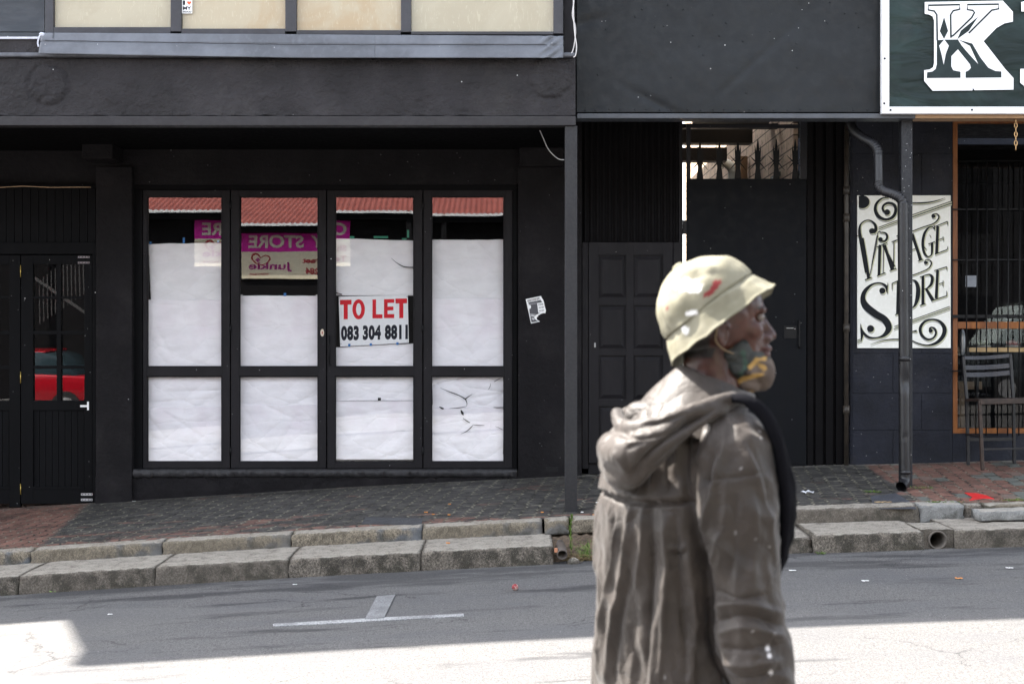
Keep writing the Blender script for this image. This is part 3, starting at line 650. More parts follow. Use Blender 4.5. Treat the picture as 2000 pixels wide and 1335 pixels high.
# folding doors
LEAF = [(278, 450, 287, 434), (450, 638, 467, 622), (638, 826, 654, 809), (826, 1002, 842, 985)]
fr = MB(); yd = .03
fr.pbox(262, 360, 1010, 371, yd - .01, .12); fr.pbox(262, 371, 278, 915, yd - .01, .12); fr.pbox(1002, 371, 1010, 915, yd - .01, .12)
fr.build('door_frame', m_wood, b1, .003)
YAW = [.0266, 0.0, .0252, .004]; PIT = [0.0, -.0072, 0.0, -.0015]; ROLL = [0, 0, 0, 0]
m_hinge = m_dk
for i, (a, b, ga, gb) in enumerate(LEAF):
    lf = MB(); a += 1.2; b -= 1.2
    lf.pbox(a, 371.5, ga, 914, yd, .05); lf.pbox(gb, 371.5, b, 914, yd, .05)
    for (t0, t1) in ((371.5, 383), (716.5, 734), (902, 914)): lf.pbox(ga, t0, gb, t1, yd + .001, .05)
    # glazing beads
    for (t0, t1) in ((383, 716.5), (734, 902)):
        bw = 2.2
        lf.pbox(ga, t0, ga + bw, t1, yd + .012, .02); lf.pbox(gb - bw, t0, gb, t1, yd + .012, .02); lf.pbox(ga + bw, t0, gb - bw, t0 + bw, yd + .013, .02); lf.pbox(ga + bw, t1 - bw, gb - bw, t1, yd + .013, .02)
    lo = lf.build('folding_door', m_frame, b1, .0025)
    for (t0, t1) in ((383, 716.5), (734, 902)):
        c = P((ga + gb) / 2, (t0 + t1) / 2, yd + .038); hw = (X(gb) - X(ga)) / 2 + .006; hh = (Z(t0) - Z(t1)) / 2 + .004
        rot = Matrix.Rotation(YAW[i], 3, 'Z') @ Matrix.Rotation(PIT[i], 3, 'X')
        q = MB(); q.add([c + rot @ Vector((sx * hw, 0, sz * hh)) for sx, sz in ((-1, -1), (1, -1), (1, 1), (-1, 1))], [(0, 1, 2, 3)]); q.build('pane', m_glass, lo)
    if i < 3:
        for hy in (400, 641, 880):
            if i == 1: continue
            h = MB(); h.tube([P(b + 1, hy - 8, yd - .006), P(b + 1, hy + 8, yd - .006)], .010, 10); h.build('hinge', m_hinge, lo)
    if i == 1:
        ov = [(629.5 + 3.6 * math.cos(t * math.pi / 10), 649.5 + 7.2 * math.sin(t * math.pi / 10)) for t in range(20)]
        shape2d([ov], pln(yd - .001), .004).build('keyhole_plate', plain('cream enamel', (.6, .52, .42), .3), lo)
        shape2d([[(628.5, 647), (630.5, 647), (630.8, 652), (628.2, 652)]], pln(yd - .005), .001).build('keyhole', plain('dull red', (.35, .06, .05), .4), lo)
    if i == 2:
        h = MB(); h.tube([P(643, 655, yd - .01), P(643, 712, yd - .01)], .005, 8); h.tube([P(643, 712, yd - .01), P(648, 713, yd - .01)], .006, 8); h.build('bolt', m_hinge, lo)

# paper sheets behind the glass
def paper(px0, py0, px1, py1, lab, mat=m_paper, y=yd + .062, edge=None, seed=0, amp=.004, corners=None, tapes=()):
    tl, tr, br_, bl = corners or ((px0, py0), (px1, py0), (px1, py1), (px0, py1))
    t = thing('paper_sheet', P((px0 + px1) / 2, py1, y), lab, 'paper', 'white paper sheets covering the window panes')
    mb = MB(); cr = [(rnd.uniform(0, 1), rnd.uniform(0, 1), rnd.uniform(-1.2, 1.2), rnd.uniform(.02, .06), rnd.uniform(.5, 1.6)) for _ in range(7)]
    def f(u, v):
        px = (tl[0] * (1 - u) + tr[0] * u) * (1 - v) + (bl[0] * (1 - u) + br_[0] * u) * v
        py = (tl[1] * (1 - u) + tr[1] * u) * (1 - v) + (bl[1] * (1 - u) + br_[1] * u) * v
        if v == 0: py += 1.0 * noise.noise(Vector((u * 5, seed, 0)))
        if u in (0, 1): px += .8 * noise.noise(Vector((v * 12, seed, u)))
        q = P(px, py, y); d = 0
        for (cx, cy, an, sg, am) in cr:
            s_ = (u - cx) * math.sin(an) + (v - cy) * math.cos(an); l_ = (u - cx) * math.cos(an) - (v - cy) * math.sin(an)
            d += am * math.exp(-abs(s_) / sg) * math.exp(-(l_ / .45) ** 2)
        q.y += amp * (d + 1.5 * noise.noise(Vector((q.x * 4, q.z * 5, seed))))
        return q
    mb.grid(60, 50, f); o = mb.build('sheet', mat, t); sd_ = o.modifiers.new('s', 'SOLIDIFY'); sd_.thickness = .0006
    for (tx, ty, w_, h_, tm) in tapes:
        q = MB(); q.pbox(tx, ty, tx + w_, ty + h_, y - .012, .0006); q.build('tape', tm, t)
    return t
YB = yd + .075
paper(287, 476, 436, 589, 'greyish paper sheet taped in the top of the first window from the left', m_paper2, y=YB, corners=((289, 476), (436, 474), (436, 592), (295, 590)), seed=1, tapes=((292, 472, 4, 5, m_tapeb), (357, 464, 4, 11, m_tapeb), (424, 469, 4, 5, m_tapeb)))
paper(287, 585, 436, 718, 'wrinkled lilac white paper sheet in the middle of the first window', seed=2, amp=.006)
paper(466, 577, 624, 718, 'white paper sheet below the dark gap in the second window', y=YB, seed=3, tapes=((554, 572, 5, 6, m_tapeb), (617, 575, 5, 4, m_bone), (468, 575, 6, 4, m_bone)))
paper(654, 462, 811, 578, 'white paper sheet with a torn corner above the red and white notice', m_paper2, y=YB, seed=4, corners=((654, 465), (811, 470), (811, 577), (654, 577)), tapes=((730, 461, 28, 4, m_tapeg), (683, 461, 9, 5, m_tapeg), (795, 449, 4, 15, m_tapeg), (785, 465, 9, 3, m_tapeg)))
paper(654, 672, 811, 718, 'narrow strip of white paper below the red and white notice', y=YB, seed=5, corners=((654, 678), (811, 670), (811, 718), (654, 718)))
paper(841, 468, 987, 588, 'plain off white paper sheet in the top of the fourth window', m_paper2, y=YB, seed=6)
paper(841, 583, 987, 718, 'white paper sheet in the middle of the fourth window', seed=7, amp=.005)
paper(284, 732, 436, 800, 'pinkish upper paper sheet in the bottom pane of the first window', y=YB, seed=8, amp=.006)
paper(284, 794, 436, 904, 'diagonally creased paper sheet at the bottom of the first window', seed=9, amp=.008)
paper(466, 732, 624, 796, 'pinkish upper paper sheet in the bottom pane of the second window', y=YB, seed=10)
paper(466, 790, 624, 904, 'rumpled white paper sheet at the bottom of the second window', seed=11, amp=.008)
tp = paper(654, 732, 811, 786, 'paper sheet with a small black hole in the bottom pane of the third window', y=YB, seed=12, amp=.005)
paper(654, 781, 811, 897, 'white paper sheet ending just above the bottom rail of the third window', seed=13, amp=.007)
tt = paper(842, 732, 987, 800, 'torn and cracked upper paper sheet in the bottom pane of the fourth window', y=YB, seed=14, amp=.01)
tb = paper(842, 795, 987, 904, 'creased lower paper sheet with a crack in the bottom pane of the fourth window', seed=15, amp=.01)
m_tear = plain('dark gap behind paper', (.02, .019, .02), .9)
def tear(t, strokes, y=yd + .045):
    for s_ in strokes: shape2d([stroke(s_, 5)], pln(y), .0006).build('tear', m_tear, t)
tear(tt, [[(860, 757, .3), (876, 764, 1.4), (890, 769, 1.8), (901, 774, 1.6), (909, 779, 2.6)], [(909, 779, 2.2), (915, 774, 1.5), (923, 769, .3)], [(909, 779, 2.0), (912, 787, 1.2), (911, 793, .4)], [(864, 797, 3.0), (866.5, 797.6, 2.2)], [(878, 797, .4), (896, 796, 1.4), (911, 793, .6)], [(965, 745, 1.2), (972, 741, 1.2), (980, 737, .3)], [(953, 761, .4), (957, 755, 1), (958, 748, .3)], [(858, 794, 1.5), (864, 797, 3.4), (867, 797, 1)]])
tear(tb, [[(900, 800, 1), (903, 806, 5.0), (905, 811, .6)], [(904, 816, .8), (911, 821, 2.0), (918, 825, 1.0)], [(900, 847, .3), (912, 841, 1.6), (920, 834, 1.8), (924, 829, .5)], [(924, 829, .8), (934, 830, 1.5), (946, 830, .6)], [(967, 832, .5), (975, 835, .9), (983, 840, .3)], [(984, 800, 1.8), (984, 850, 2.2), (983, 886, 1.8)], [(964, 795, .6), (974, 795.6, 1.6), (983, 795, 1.0)], [(843, 760, 3), (843.5, 790, 3.5)]])
tear(tp, [[(738, 779, 6), (744, 779.5, 6)], [(656, 783, .4), (700, 782, .8), (808, 782, .5)]])
ta = [o for o in bpy.data.objects if o.get('label', '').startswith('white paper sheet with a torn corner')][0]
tear(ta, [[(764, 504, .4), (776, 514, 1.4), (790, 521, 2.2), (808, 522, 2)], [(655, 571, 2), (668, 575, 2)]])
# to let notice
tl_ = thing('rental_notice', P(730, 677, yd + .05), 'white notice reading to let with a phone number, taped in the third window', 'sign')
yt = yd + .052
shape2d([[(661.5, 579), (796.5, 576), (798.5, 669), (664.5, 676.5)]], pln(yt), .002).build('board', m_signwhite, tl_)
def lets():
    q = lambda u, v: (u, v)
    T = lambda x, y0, y1, w_, s_: [(x, y0), (x + w_, y0 - .4), (x + w_, y0 + 9), (x + w_ * .5 + s_ / 2, y0 + 9.2), (x + w_ * .5 + s_ / 2, y1), (x + w_ * .5 - s_ / 2, y1 + .2), (x + w_ * .5 - s_ / 2, y0 + 9.4), (x, y0 + 9.5)]
    L = lambda x, y0, y1, w_: [(x, y0), (x + 7, y0), (x + 7, y1 - 8), (x + w_, y1 - 8), (x + w_, y1), (x, y1)]
    E = lambda x, y0, y1, w_: [(x, y0), (x + w_, y0 - .3), (x + w_, y0 + 7), (x + 7, y0 + 7.5), (x + 7, y0 + 14.5), (x + w_ - 1.5, y0 + 14.2), (x + w_ - 1.5, y0 + 21.5), (x + 7, y0 + 22), (x + 7, y1 - 8), (x + w_, y1 - 8), (x + w_, y1), (x, y1)]
    O = lambda cx, cy, rx, ry, k: [(cx + rx * k * math.cos(t * math.pi / 18), cy + (ry if k == 1 else ry - 7.5) * math.sin(t * math.pi / 18)) for t in range(36)]
    oo = [O(700.5, 603.8, 12.2, 19.6, 1), [(700.5 + 5 * math.cos(t * math.pi / 18), 603.8 + 12 * math.sin(t * math.pi / 18)) for t in range(36)]]
    return [shape2d([T(664, 585.5, 623, 22.5, 8)], pln(yt - .002), .001), shape2d(oo, pln(yt - .002), .001), shape2d([L(727.5, 584.5, 621.5, 19.5)], pln(yt - .002), .001),
            shape2d([E(750, 584, 621, 20)], pln(yt - .002), .001), shape2d([T(772.5, 583, 621, 22.5, 8)], pln(yt - .002), .001)]
merge(*lets()).build('lettering', m_red, tl_)
nums = [('083', 666, 701, 636, 665), ('304', 708.5, 744, 635, 664), ('8811', 751.5, 796.5, 634, 663)]
merge(*[text_on(t_, ((a, c), (b, c - .6), (a, d)), pln(yt - .002), .001, .06, 1.1) for (t_, a, b, c, d) in nums]).build('phone_number', m_ink, tl_)
for (tx, ty) in ((680, 671), (722, 670), (774, 668)):
    q = MB(); q.pbox(tx, ty, tx + 4.5, ty + 5, yt - .004, .0006); q.build('tape', m_tapeb, tl_)
q = MB()
for (tx, ty) in ((663.5, 581), (795, 579), (666, 671), (795.5, 666)): q.tube([P(tx, ty, yt - .001), P(tx, ty, yt - .004)], .006, 10)
q.build('grommet', m_steelplate, tl_)

# left double door
dl = []
for (a, b, glx) in ((-130, 39.3, [(-100, -60), (-52, -22), (-12, 18)]), (41, 180, [(64.5, 110.5), (119, 164.5)])):
    lf = MB(); yy = .03
    if a < 0: glx = [(-104, -60), (-50, 18)][0:2]; glx = [(-86, -38), (-29, 18)]
    g0, g1 = glx[0][0], glx[-1][1]
    lf.pbox(a, 498, g0, 983 if a > 0 else 990, yy, .05); lf.pbox(g1, 498, b, 983 if a > 0 else 990, yy, .05)
    lf.pbox(g0, 498, g1, 516, yy + .001, .05); lf.pbox(g0, 782, g1, 801, yy + .001, .05); lf.pbox(g0, 955, g1, 983, yy + .001, .05)
    lf.pbox(glx[0][1], 516, glx[1][0], 782, yy + .002, .045)
    PY = [(516, 578), (583.5, 646), (653, 714), (720, 782)]
    for k in range(3): 
        for (u0, u1) in glx: lf.pbox(u0, PY[k][1], u1, PY[k + 1][0], yy + .003, .045)
    nb = 8; wv = (g1 - g0) / nb
    for k in range(nb): lf.pbox(g0 + k * wv + .3, 801, g0 + (k + 1) * wv - .3, 955, yy + .018 + .0, .02)
    lf.pbox(g0, 801, g1, 955, yy + .03, .015)
    lf.pbox(g0 - 1, 950, g1 + 1, 955.5, yy - .004, .02)
    lo = lf.build('entrance_door', m_wood, b1, .0025); dl.append(lo)
    for (u0, u1) in glx:
        for (v0, v1) in PY:
            rot0 = Matrix.Rotation(.12 if a < 0 else 0.0, 3, 'Z'); c = P((u0 + u1) / 2, (v0 + v1) / 2, yy + .03); hw = (X(u1) - X(u0)) / 2 + .003; hh = (Z(v0) - Z(v1)) / 2 + .003; rot = rot0 @ Matrix.Rotation(.0190, 3, 'X')
            q = MB(); q.add([c + rot @ Vector((sx * hw, 0, sz * hh)) for sx, sz in ((-1, -1), (1, -1), (1, 1), (-1, 1))], [(0, 1, 2, 3)]); q.build('pane', m_glass2, lo)
lo = dl[1]
for (px, py, w_, h_) in ((152, 500, 23, 3.6), (152, 511, 23, 3.6), (158, 962.5, 23, 4.5), (158, 973, 23, 4.5)):
    q = MB(); q.pbox(px, py, px + w_, py + h_, .027, .003); q.build('repair_plate', m_steelplate if py > 600 else plain('tarnished plate', (.18, .15, .16), .5), lo)
    s_ = MB()
    for k in (.12, .38, .65, .88): s_.tube([P(px + w_ * k, py + h_ / 2, .026), P(px + w_ * k, py + h_ / 2, .0245)], .005, 8)
    s_.build('screw', m_dk, lo)
q = MB(); q.pbox(170, 784, 173.5, 800.5, .022, .006); q.pbox(156.5, 790.5, 170, 794.5, .023, .006); q.build('bracket_plate', m_white, lo)
for (y0, y1) in ((518, 541), (725, 748), (944, 965)):
    q = MB(); q.tube([P(40.2, y0, .024), P(40.2, y1, .024)], .0045, 8); q.build('hinge', m_brass, lo)
dfm = MB(); dfm.pbox(180.5, 490, 187.5, 984, .02, .1); dfm.pbox(-145, 473, 187.5, 496, .015, .1); dfm.pbox(-145, 360, 187.5, 366, .0, .1); dfm.pbox(-160, 360, -131, 990, .02, .1); dfm.build('door_frame', m_wood, b1, .003)
tb_ = MB()
for k in range(20): tb_.pbox(-131 + k * 15.9 + .5, 366, -131 + (k + 1) * 15.9 - .5, 473, .05, .03)
tb_.build('transom_boards', m_wood, b1)
scn = MB(); scn.tube([P(-60, 364, -.02), P(0, 366, -.02), P(45, 363.5, -.02), P(100, 366, -.02), P(150, 365.5, -.02), P(177, 365.5, -.02), P(177, 366.5, .02)], .0035, 6)
tag(scn.build('string', plain('pale string', (.55, .38, .24), .7)), 'thin pale string stretched over the double door', 'string')
# door leaf floor cover: step
# corrugated panel + panel door
def corr(px0, px1, z0, z1, y, pitch=.058, amp=.012, mat=m_metal2, parent=None, name='corrugated_sheet', n_per=8):
    x0, x1 = X(px0, y), X(px1, y); n = int((x1 - x0) / pitch * n_per); mb = MB()
    mb.grid(n, 1, lambda a, b: Vector((x0 + (x1 - x0) * a, y + amp * math.sin(2 * math.pi * (x1 - x0) * a / pitch), z0 + (z1 - z0) * b)), True)
    return mb.build(name, mat, parent)
corr(1134, 1326, Z(472, .03), 3.85, .03, parent=b1, mat=paint('black corrugated', (.0045, .004, .0045), .6, .2, spec=.08))
pdr = MB(); yy = .0
cols = [(1169, 1223), (1237, 1295)]; rws_ = [(498, 582), (596, 682), (694, 780), (793, 877)]
pdr.pbox(1150, 473, 1169, 904, yy, .04); pdr.pbox(1295, 473, 1314, 904, yy, .04); pdr.pbox(1223, 473, 1237, 904, yy + .0015, .04)
edges = [473, 498, 582, 596, 682, 694, 780, 793, 877, 904]
for (u0, u1) in cols:
    for k in range(0, 10, 2): pdr.pbox(u0, edges[k], u1, edges[k + 1], yy + .001, .04)
    for (v0, v1) in rws_:
        a, b = X(u0, yy), X(u1, yy); c, d = Z(v1, yy), Z(v0, yy); y0_, y1_, y2_ = yy + .022, yy + .008, yy + .012; i1, i2 = .012, .045
        o_ = [(a, y0_, c), (b, y0_, c), (b, y0_, d), (a, y0_, d)]; p_ = [(a + i1, y0_, c + i1), (b - i1, y0_, c + i1), (b - i1, y0_, d - i1), (a + i1, y0_, d - i1)]
        q_ = [(a + i2, y1_, c + i2), (b - i2, y1_, c + i2), (b - i2, y1_, d - i2), (a + i2, y1_, d - i2)]
        pdr.add(o_ + p_ + q_, [(k, (k + 1) % 4, 4 + (k + 1) % 4, 4 + k) for k in range(4)] + [(4 + k, 4 + (k + 1) % 4, 8 + (k + 1) % 4, 8 + k) for k in range(4)] + [(8, 9, 10, 11)])
pdo = pdr.build('panel_door', m_frame, b1, .0015)
q = MB(); q.pbox(1160.5, 669, 1163.5, 678, -.003, .004); q.build('lock_cover', plain('worn metal', (.3, .3, .3), .4), pdo)
pf = MB(); pf.pbox(1137, 473, 1149, 915, .012, .06); pf.pbox(1315, 473, 1333, 915, .012, .06); pf.pbox(1326, 200, 1333, 473, .012, .06); pf.pbox(1149, 905, 1315, 925, .03, .06); pf.build('door_frame', m_frame, b1, .003)

# wall sticker
stk = thing('torn_sticker', P(1045, 628, -.032), 'torn black and white sticker on the right pilaster of the folding doors', 'sticker')
ys = -.0315
out_ = [(1026.8, 584), (1056.5, 577.8), (1058.5, 582), (1061, 585.5), (1062.3, 589), (1064, 598), (1066.3, 606), (1065, 611.4), (1061.5, 611.2), (1057, 612.5), (1051.5, 615.5), (1050, 617), (1052, 617.6), (1048.5, 619), (1048.2, 623), (1051, 625.5), (1055, 627.6), (1037.2, 631.5)]
shape2d([out_], pln(ys), .0008).build('backing', m_white, stk)
dkp = plain('dark print', (.06, .06, .07), .5)
shape2d([[(1029.5, 586), (1053.5, 580.7), (1056.5, 587), (1059.5, 590), (1033, 594)], [(1033, 594.3), (1049, 592), (1051.5, 611), (1056, 610.5), (1050.5, 613.2), (1048.5, 614), (1034.5, 612.5)], [(1034.8, 613), (1048, 614.5), (1044, 618), (1043, 620), (1046, 624), (1051.5, 627), (1038, 629.5)]], pln(ys - .0008), .0006).build('print', dkp, stk)
shape2d([[(1034.6 + 2.6 * math.cos(t * .5236), 599 + 4 * math.sin(t * .5236)) for t in range(12)]], pln(ys - .0014), .0005).build('dot', m_white, stk)
lt = []
r2 = random.Random(3)
for (x0_, y0_, x1_, y1_, n_, h_) in ((1031, 589, 1055, 584, 11, 5), (1036, 616, 1046, 617, 6, 3.6), (1038, 622, 1044, 623, 5, 4.5), (1051, 595, 1061, 593.5, 5, 3.6), (1052, 601, 1062, 599.5, 5, 3.6), (1052.5, 607, 1063, 605.5, 5, 3)):
    for k in range(n_):
        t_ = (k + .5) / n_; cx_ = x0_ + (x1_ - x0_) * t_; cy_ = y0_ + (y1_ - y0_) * t_; ww = .42 * (x1_ - x0_) / n_ * r2.uniform(.5, 1.0)
        lt.append([(cx_ - ww, cy_ - h_ / 2 * r2.uniform(.6, 1)), (cx_ + ww * r2.uniform(0, 1), cy_ - h_ / 2), (cx_ + ww, cy_ + h_ / 2 * r2.uniform(.3, 1)), (cx_ - ww * .4, cy_ + h_ / 2)])
shape2d([l for l in lt[:22]], pln(ys - .0014), .0005).build('print', m_white, stk)
shape2d([l for l in lt[22:]], pln(ys - .0014), .0005).build('print', dkp, stk)
# cables
q = MB(); q.tube([Vector(p) for p in spline([tuple(P(x, y, -1.2)) for x, y in ((1054, 254), (1062, 272), (1070, 290), (1081, 303), (1092, 311), (1102, 312))], 6)], .0045, 6)
tag(q.build('loose_cable', plain('pale cable', (.5, .5, .5), .5)), 'loose pale cable hanging under the canopy beside the post', 'cable')
q = MB(); q.tube([Vector(p) for p in spline([tuple(P(x, y, YF - .03)) for x, y in ((1123, -60), (1121, 0), (1118, 30), (1124, 55), (1122, 85), (1117, 103), (1110, 107), (1101, 105))], 6)], .005, 6)
q.tube([Vector(p) for p in spline([tuple(P(x, y, YF - .04)) for x, y in ((1122, -60), (1120, 10), (1122, 60), (1126, 90), (1124, 108), (1120, 112))], 6)], .005, 6)
tag(q.build('twisted_cable', plain('grey white cable', (.55, .53, .52), .5)), 'pair of white cables running down the corner beside the upper window', 'cable')
q = MB(); q.tube([Vector(p) for p in spline([tuple(P(x, y, YF - .12)) for x, y in ((83, 64), (77, 72), (74, 84), (75, 92))], 6)], .006, 6); q.ell(P(82, 67, YF - .12), (.02, .01, .016), 10, 8); lump(q, .003, 40)
tag(q.build('torn_flashing_strip', plain('grey white strip', (.5, .52, .6), .5)), 'curled pale strip at the left end of the window flashing', 'strip')

# ------------------------------------------------------------------ steel gate and passage
gt = thing('security_gate', (X(1457), .0, pave_z(X(1457), 0)), 'tall flat black steel gate topped with spikes, closing the passage behind the man', 'gate')
q = MB(); q.pbox(1341, 349, 1575, 907, .0, .03); q.pbox(1334, 907.5, 1577, 925, .004, .12); q.build('panel', paint('gate sheet', (.0040, .0046, .0062), .6, .15, 1.2, 70, .06, .002, specks=.03, spec=.12), gt, .003)
q = MB(); q.pbox(1333.5, 222, 1334.2, 235, .03, .04); q.pbox(1341, 241, 1349, 349, .005, .03); q.pbox(1341, 243, 1562, 250, .002, .03); q.pbox(1563, 235, 1576, 349, .005, .03); q.build('frame', m_metal2, gt)
for px in (1367, 1405, 1441, 1480, 1516, 1553):
    s_ = .99; sp = [(px - 6.5, 350), (px - 5.5, 338), (px - 4.0, 328), (px - 5.2, 316), (px - 5.5, 306), (px - 6.0, 296), (px - 5.6, 283), (px - 3.2, 296), (px - 2.2, 284), (px - .4, 272 if px > 1470 else 276), (px + .4, 272 if px > 1470 else 276), (px + 2.2, 284), (px + 3.2, 296), (px + 5.6, 283), (px + 6, 296), (px + 5.5, 306), (px + 5.2, 316), (px + 4, 328), (px + 5.5, 338), (px + 6.5, 350)]
    a = shape2d([sp], pln(.025), .006)
    for sx in (-1, 1):
        a = merge(a, shape2d([stroke([(px + sx * 4, 316, 2.6), (px + sx * 10, 310, 1.6), (px + sx * 16.5, 303, .3)], 3)], pln(.018), .004), shape2d([stroke([(px + sx * 4, 318, 2.6), (px + sx * 10, 325, 1.6), (px + sx * 16.5, 333, .3)], 3)], pln(.018), .004))
    a.build('spike', m_dk, gt)
q = MB(); q.pbox(1531, 636, 1556, 661, -.004, .004); q.build('lock_box', m_dk, gt, .002)
q = MB(); q.pbox(1536, 640, 1550, 641, -.006, .003); q.pbox(1552, 641, 1553.5, 642.5, -.007, .003); q.build('lock_lip', m_steelplate, gt)
q = MB(); q.pbox(1560, 625, 1563, 680, -.02, .012); q.pbox(1560, 625, 1563, 632, -.02, .02); q.pbox(1560, 673, 1563, 680, -.02, .02); q.build('handle', m_dk, gt, .002)
q = MB(); q.pbox(1334, 430, 1341, 457, .0, .02); q.build('hinge', m_dk, gt, .002)
q = MB(); q.pbox(1334, 836, 1341, 860, .0, .02); q.build('hinge', m_dk, gt, .002)
# corrugated dark side panel right of gate, belongs to right building
b2 = thing('vintage_shop_building', (X(1850), 0, pave_z(X(1850), 0)), 'dark navy painted shop building with sheet metal fascia and barred orange window', 'building')
def ribbed():
    mb = MB(); xs = [1577]; 
    segs = [(1577, 1588, .02), (1588, 1593, .05), (1593, 1607, .015), (1607, 1613, .055), (1613, 1627, .015), (1627, 1633, .055), (1633, 1645, .015), (1645, 1651, .06)]
    for (a, b, y) in segs: mb.box(X(a, y), X(b, y), y, .1, .1, 3.85)
    return mb
ribbed().build('ribbed_panel', paint('black ribbed sheet', (.0035, .003, .0035), .65, .2, 4, 50, .1, spec=.1), b2)
w2 = MB()
# block wall with shallow joints
bl = [(196, 300), (300, 380), (380, 460), (460, 540), (540, 615), (615, 690), (690, 768), (768, 840), (840, 925)]
for r_i, (v0, v1) in enumerate(bl):
    j = [1664, 1736 + 8, 1861] if r_i % 2 == 0 else [1664, 1800, 1861]
    for a, b in zip(j[:-1], j[1:]): w2.pbox(a + .5, v0 + .5, b - .5, v1 - .5, .0, .05)
w2.box(X(1661), X(1861), .006, .3, 0, 3.85)
w2.build('wall', m_blockwall, b2, .003)
w3 = MB(); w3.box(X(1861), X(2700), .0, .3, 0, Z(846)); w3.box(X(2700), 14, 0, .3, 0, zt); w3.box(X(2775) * 0 + 2.77, 2.97, .1, 9.5, 0, 3.0); w3.box(14, 14.2, 0, 9, 0, 6)
w3.box(3.1, 14, 8, 8.2, 0, 6)
w3.build('wall', m_blockwall, b2)
# passage brick wall (painted) - its left face seen over the gate
def brickm():
    m = M('weathered cream brick'); x, y, z = m.xyz(); bt = m.n('ShaderNodeTexBrick'); m.t.links.new(m.comb(y, z, 0.0), bt.inputs['Vector'])
    bt.inputs['Scale'].default_value = 1.0; bt.inputs['Brick Width'].default_value = .40; bt.inputs['Row Height'].default_value = .12; bt.inputs['Mortar Size'].default_value = .008
    bt.inputs['Color1'].default_value = (.74, .56, .40, 1); bt.inputs['Color2'].default_value = (.64, .47, .33, 1); bt.inputs['Mortar'].default_value = (.16, .11, .075, 1)
    n = m.noise(20, 6, .7); col = m.mix(m.ramp(n, .52, .66, 0, .8), bt.outputs['Color'], (.22, .13, .09))
    return m.done(col, .85, m.bump(bt.outputs['Fac'], .4, -.01))
q = MB(); q.box(2.72, 2.765, .35, 9, 0, 5.2); tag(q.build('brick_wall', brickm()), 'cream painted brick wall receding down the passage behind the gate', 'wall')
q = MB(); q.box(1.3, 2.64, 2.2, 2.4, Z(279, 2.2), Z(252, 2.2)); q.box(1.3, 2.51, 3.2, 3.4, Z(314, 3.2), Z(288, 3.2)); q.box(1.2, 2.7, 1.0, 1.1, Z(250, 1), Z(241.5, 1)); q.box(1.9, 2.7, 1.4, 1.6, Z(236, 1.4) , Z(225, 1.4)); tag(q.build('passage_beams', m_dk), 'dark beams crossing the passage above the spiked gate', 'beam')
q = MB(); a = 4.0
q.tube([Vector(p) for p in spline([tuple(P(x, y, a)) for x, y in ((1405, 318), (1418, 319), (1427, 326), (1431, 338), (1431, 356), (1431, 600))], 8)], .055, 14)
tag(q.build('drainpipe', plain('pale plastic pipe', (.62, .66, .60), .5)), 'pale plastic pipe elbow seen between the gate spikes', 'pipe')
q = MB(); q.box(2.62, 2.70, 2.9, 3.0, 0, Z(305, 2.9)); tag(q.build('timber_upright', plain('brown timber', (.28, .18, .1), .7)), 'brown timber upright on the brick wall seen between the spikes', 'timber')
q = MB(); q.box(X(1522, 1.0), X(1580, 1.0), 1.0, 1.5, Z(343, 1), Z(335, 1)); tag(q.build('metal_tray', plain('dark tray', (.05, .05, .05), .5)), 'small dark metal tray behind the rightmost gate spike', 'tray')
q = MB(); q.box(1.3, 3.4, 12.0, 12.2, 0, 2.9); q.box(1.9, 2.2, 8, 8.1, 0, 4.2); tag(q.build('courtyard_wall', plain('white plaster', (.75, .73, .68), .8)), 'white plastered wall at the far end of the passage', 'wall')
# slim pipe beside the downpipe wall
q = MB(); q.tube([P(1653, 232, -.03), P(1653, 380, -.03), P(1653, 400, -.03), P(1653, 910, -.03)], .022, 12)
for py in (372, 425, 640, 800): q.tube([P(1653, py - 8, -.03), P(1653, py + 8, -.03)], .032, 12)
tag(q.build('conduit', paint('rusty black conduit', (.035, .028, .022), .5, .5, 8, 40, .3)), 'slim rusty black pipe running up the wall beside the ribbed panel', 'pipe')

# fascia of right building: sheet with dents
YG = -1.62
fs = MB()
def fas(a, b):
    px = 1127 + (1722 - 1127) * a; py = -160 + (219 + 160) * b; q = P(px, py, YG)
    q.y += .010 * noise.noise(Vector((q.x * 1.7, q.z * 2.2, 1))) + .004 * noise.noise(Vector((q.x * 6, q.z * 6, 2)))
    for (cx, cy, ln, sl_, am) in ((1290, 205, 60, -.5, .015), (1140, 45, 40, .3, .012), (1475, 120, 90, .9, .006)):
        s_ = (px - cx) * sl_ + (py - cy); q.y += am * math.exp(-(s_ / 10) ** 2) * math.exp(-((px - cx) / ln) ** 2)
    return q
fs.grid(240, 110, fas); fso = fs.build('fascia_sheet', m_metal, b2)
rv = MB()
for k in range(24):
    q_ = P(1140 + k * 25 + rnd.uniform(-4, 4), 214.5 + rnd.uniform(-1, 1), YG - .004); rv.ell(q_, (.006, .004, .006), 8, 6)
for k in range(30): q_ = P(1150 + rnd.random() * 540, rnd.random() * 205, YG - .004); rv.ell(q_, (.0055, .004, .0055), 8, 6)
rv.build('rivet', m_metal, b2)
fb = MB(); fb.box(X(1126, YG), X(2900, YG), YG + .03, YG + .2, Z(219, YG), 9.0); fb.box(X(1126, YG), 1.6, YG + .2, .9, 3.861, 9.0); fb.box(X(1126, YG), 1.6, .902, 9.5, 3.862, 5.75); fb.box(2.85, X(2900, YG), YG + .2, 2.4, 3.861, 9.0); fb.box(X(1126.5, YG), 9.5, YG, .3, 8.9, 9.76); fb.build('upper_wall', m_metal, b2)  # unseen rear block and top band added to shade the passage bricks and road
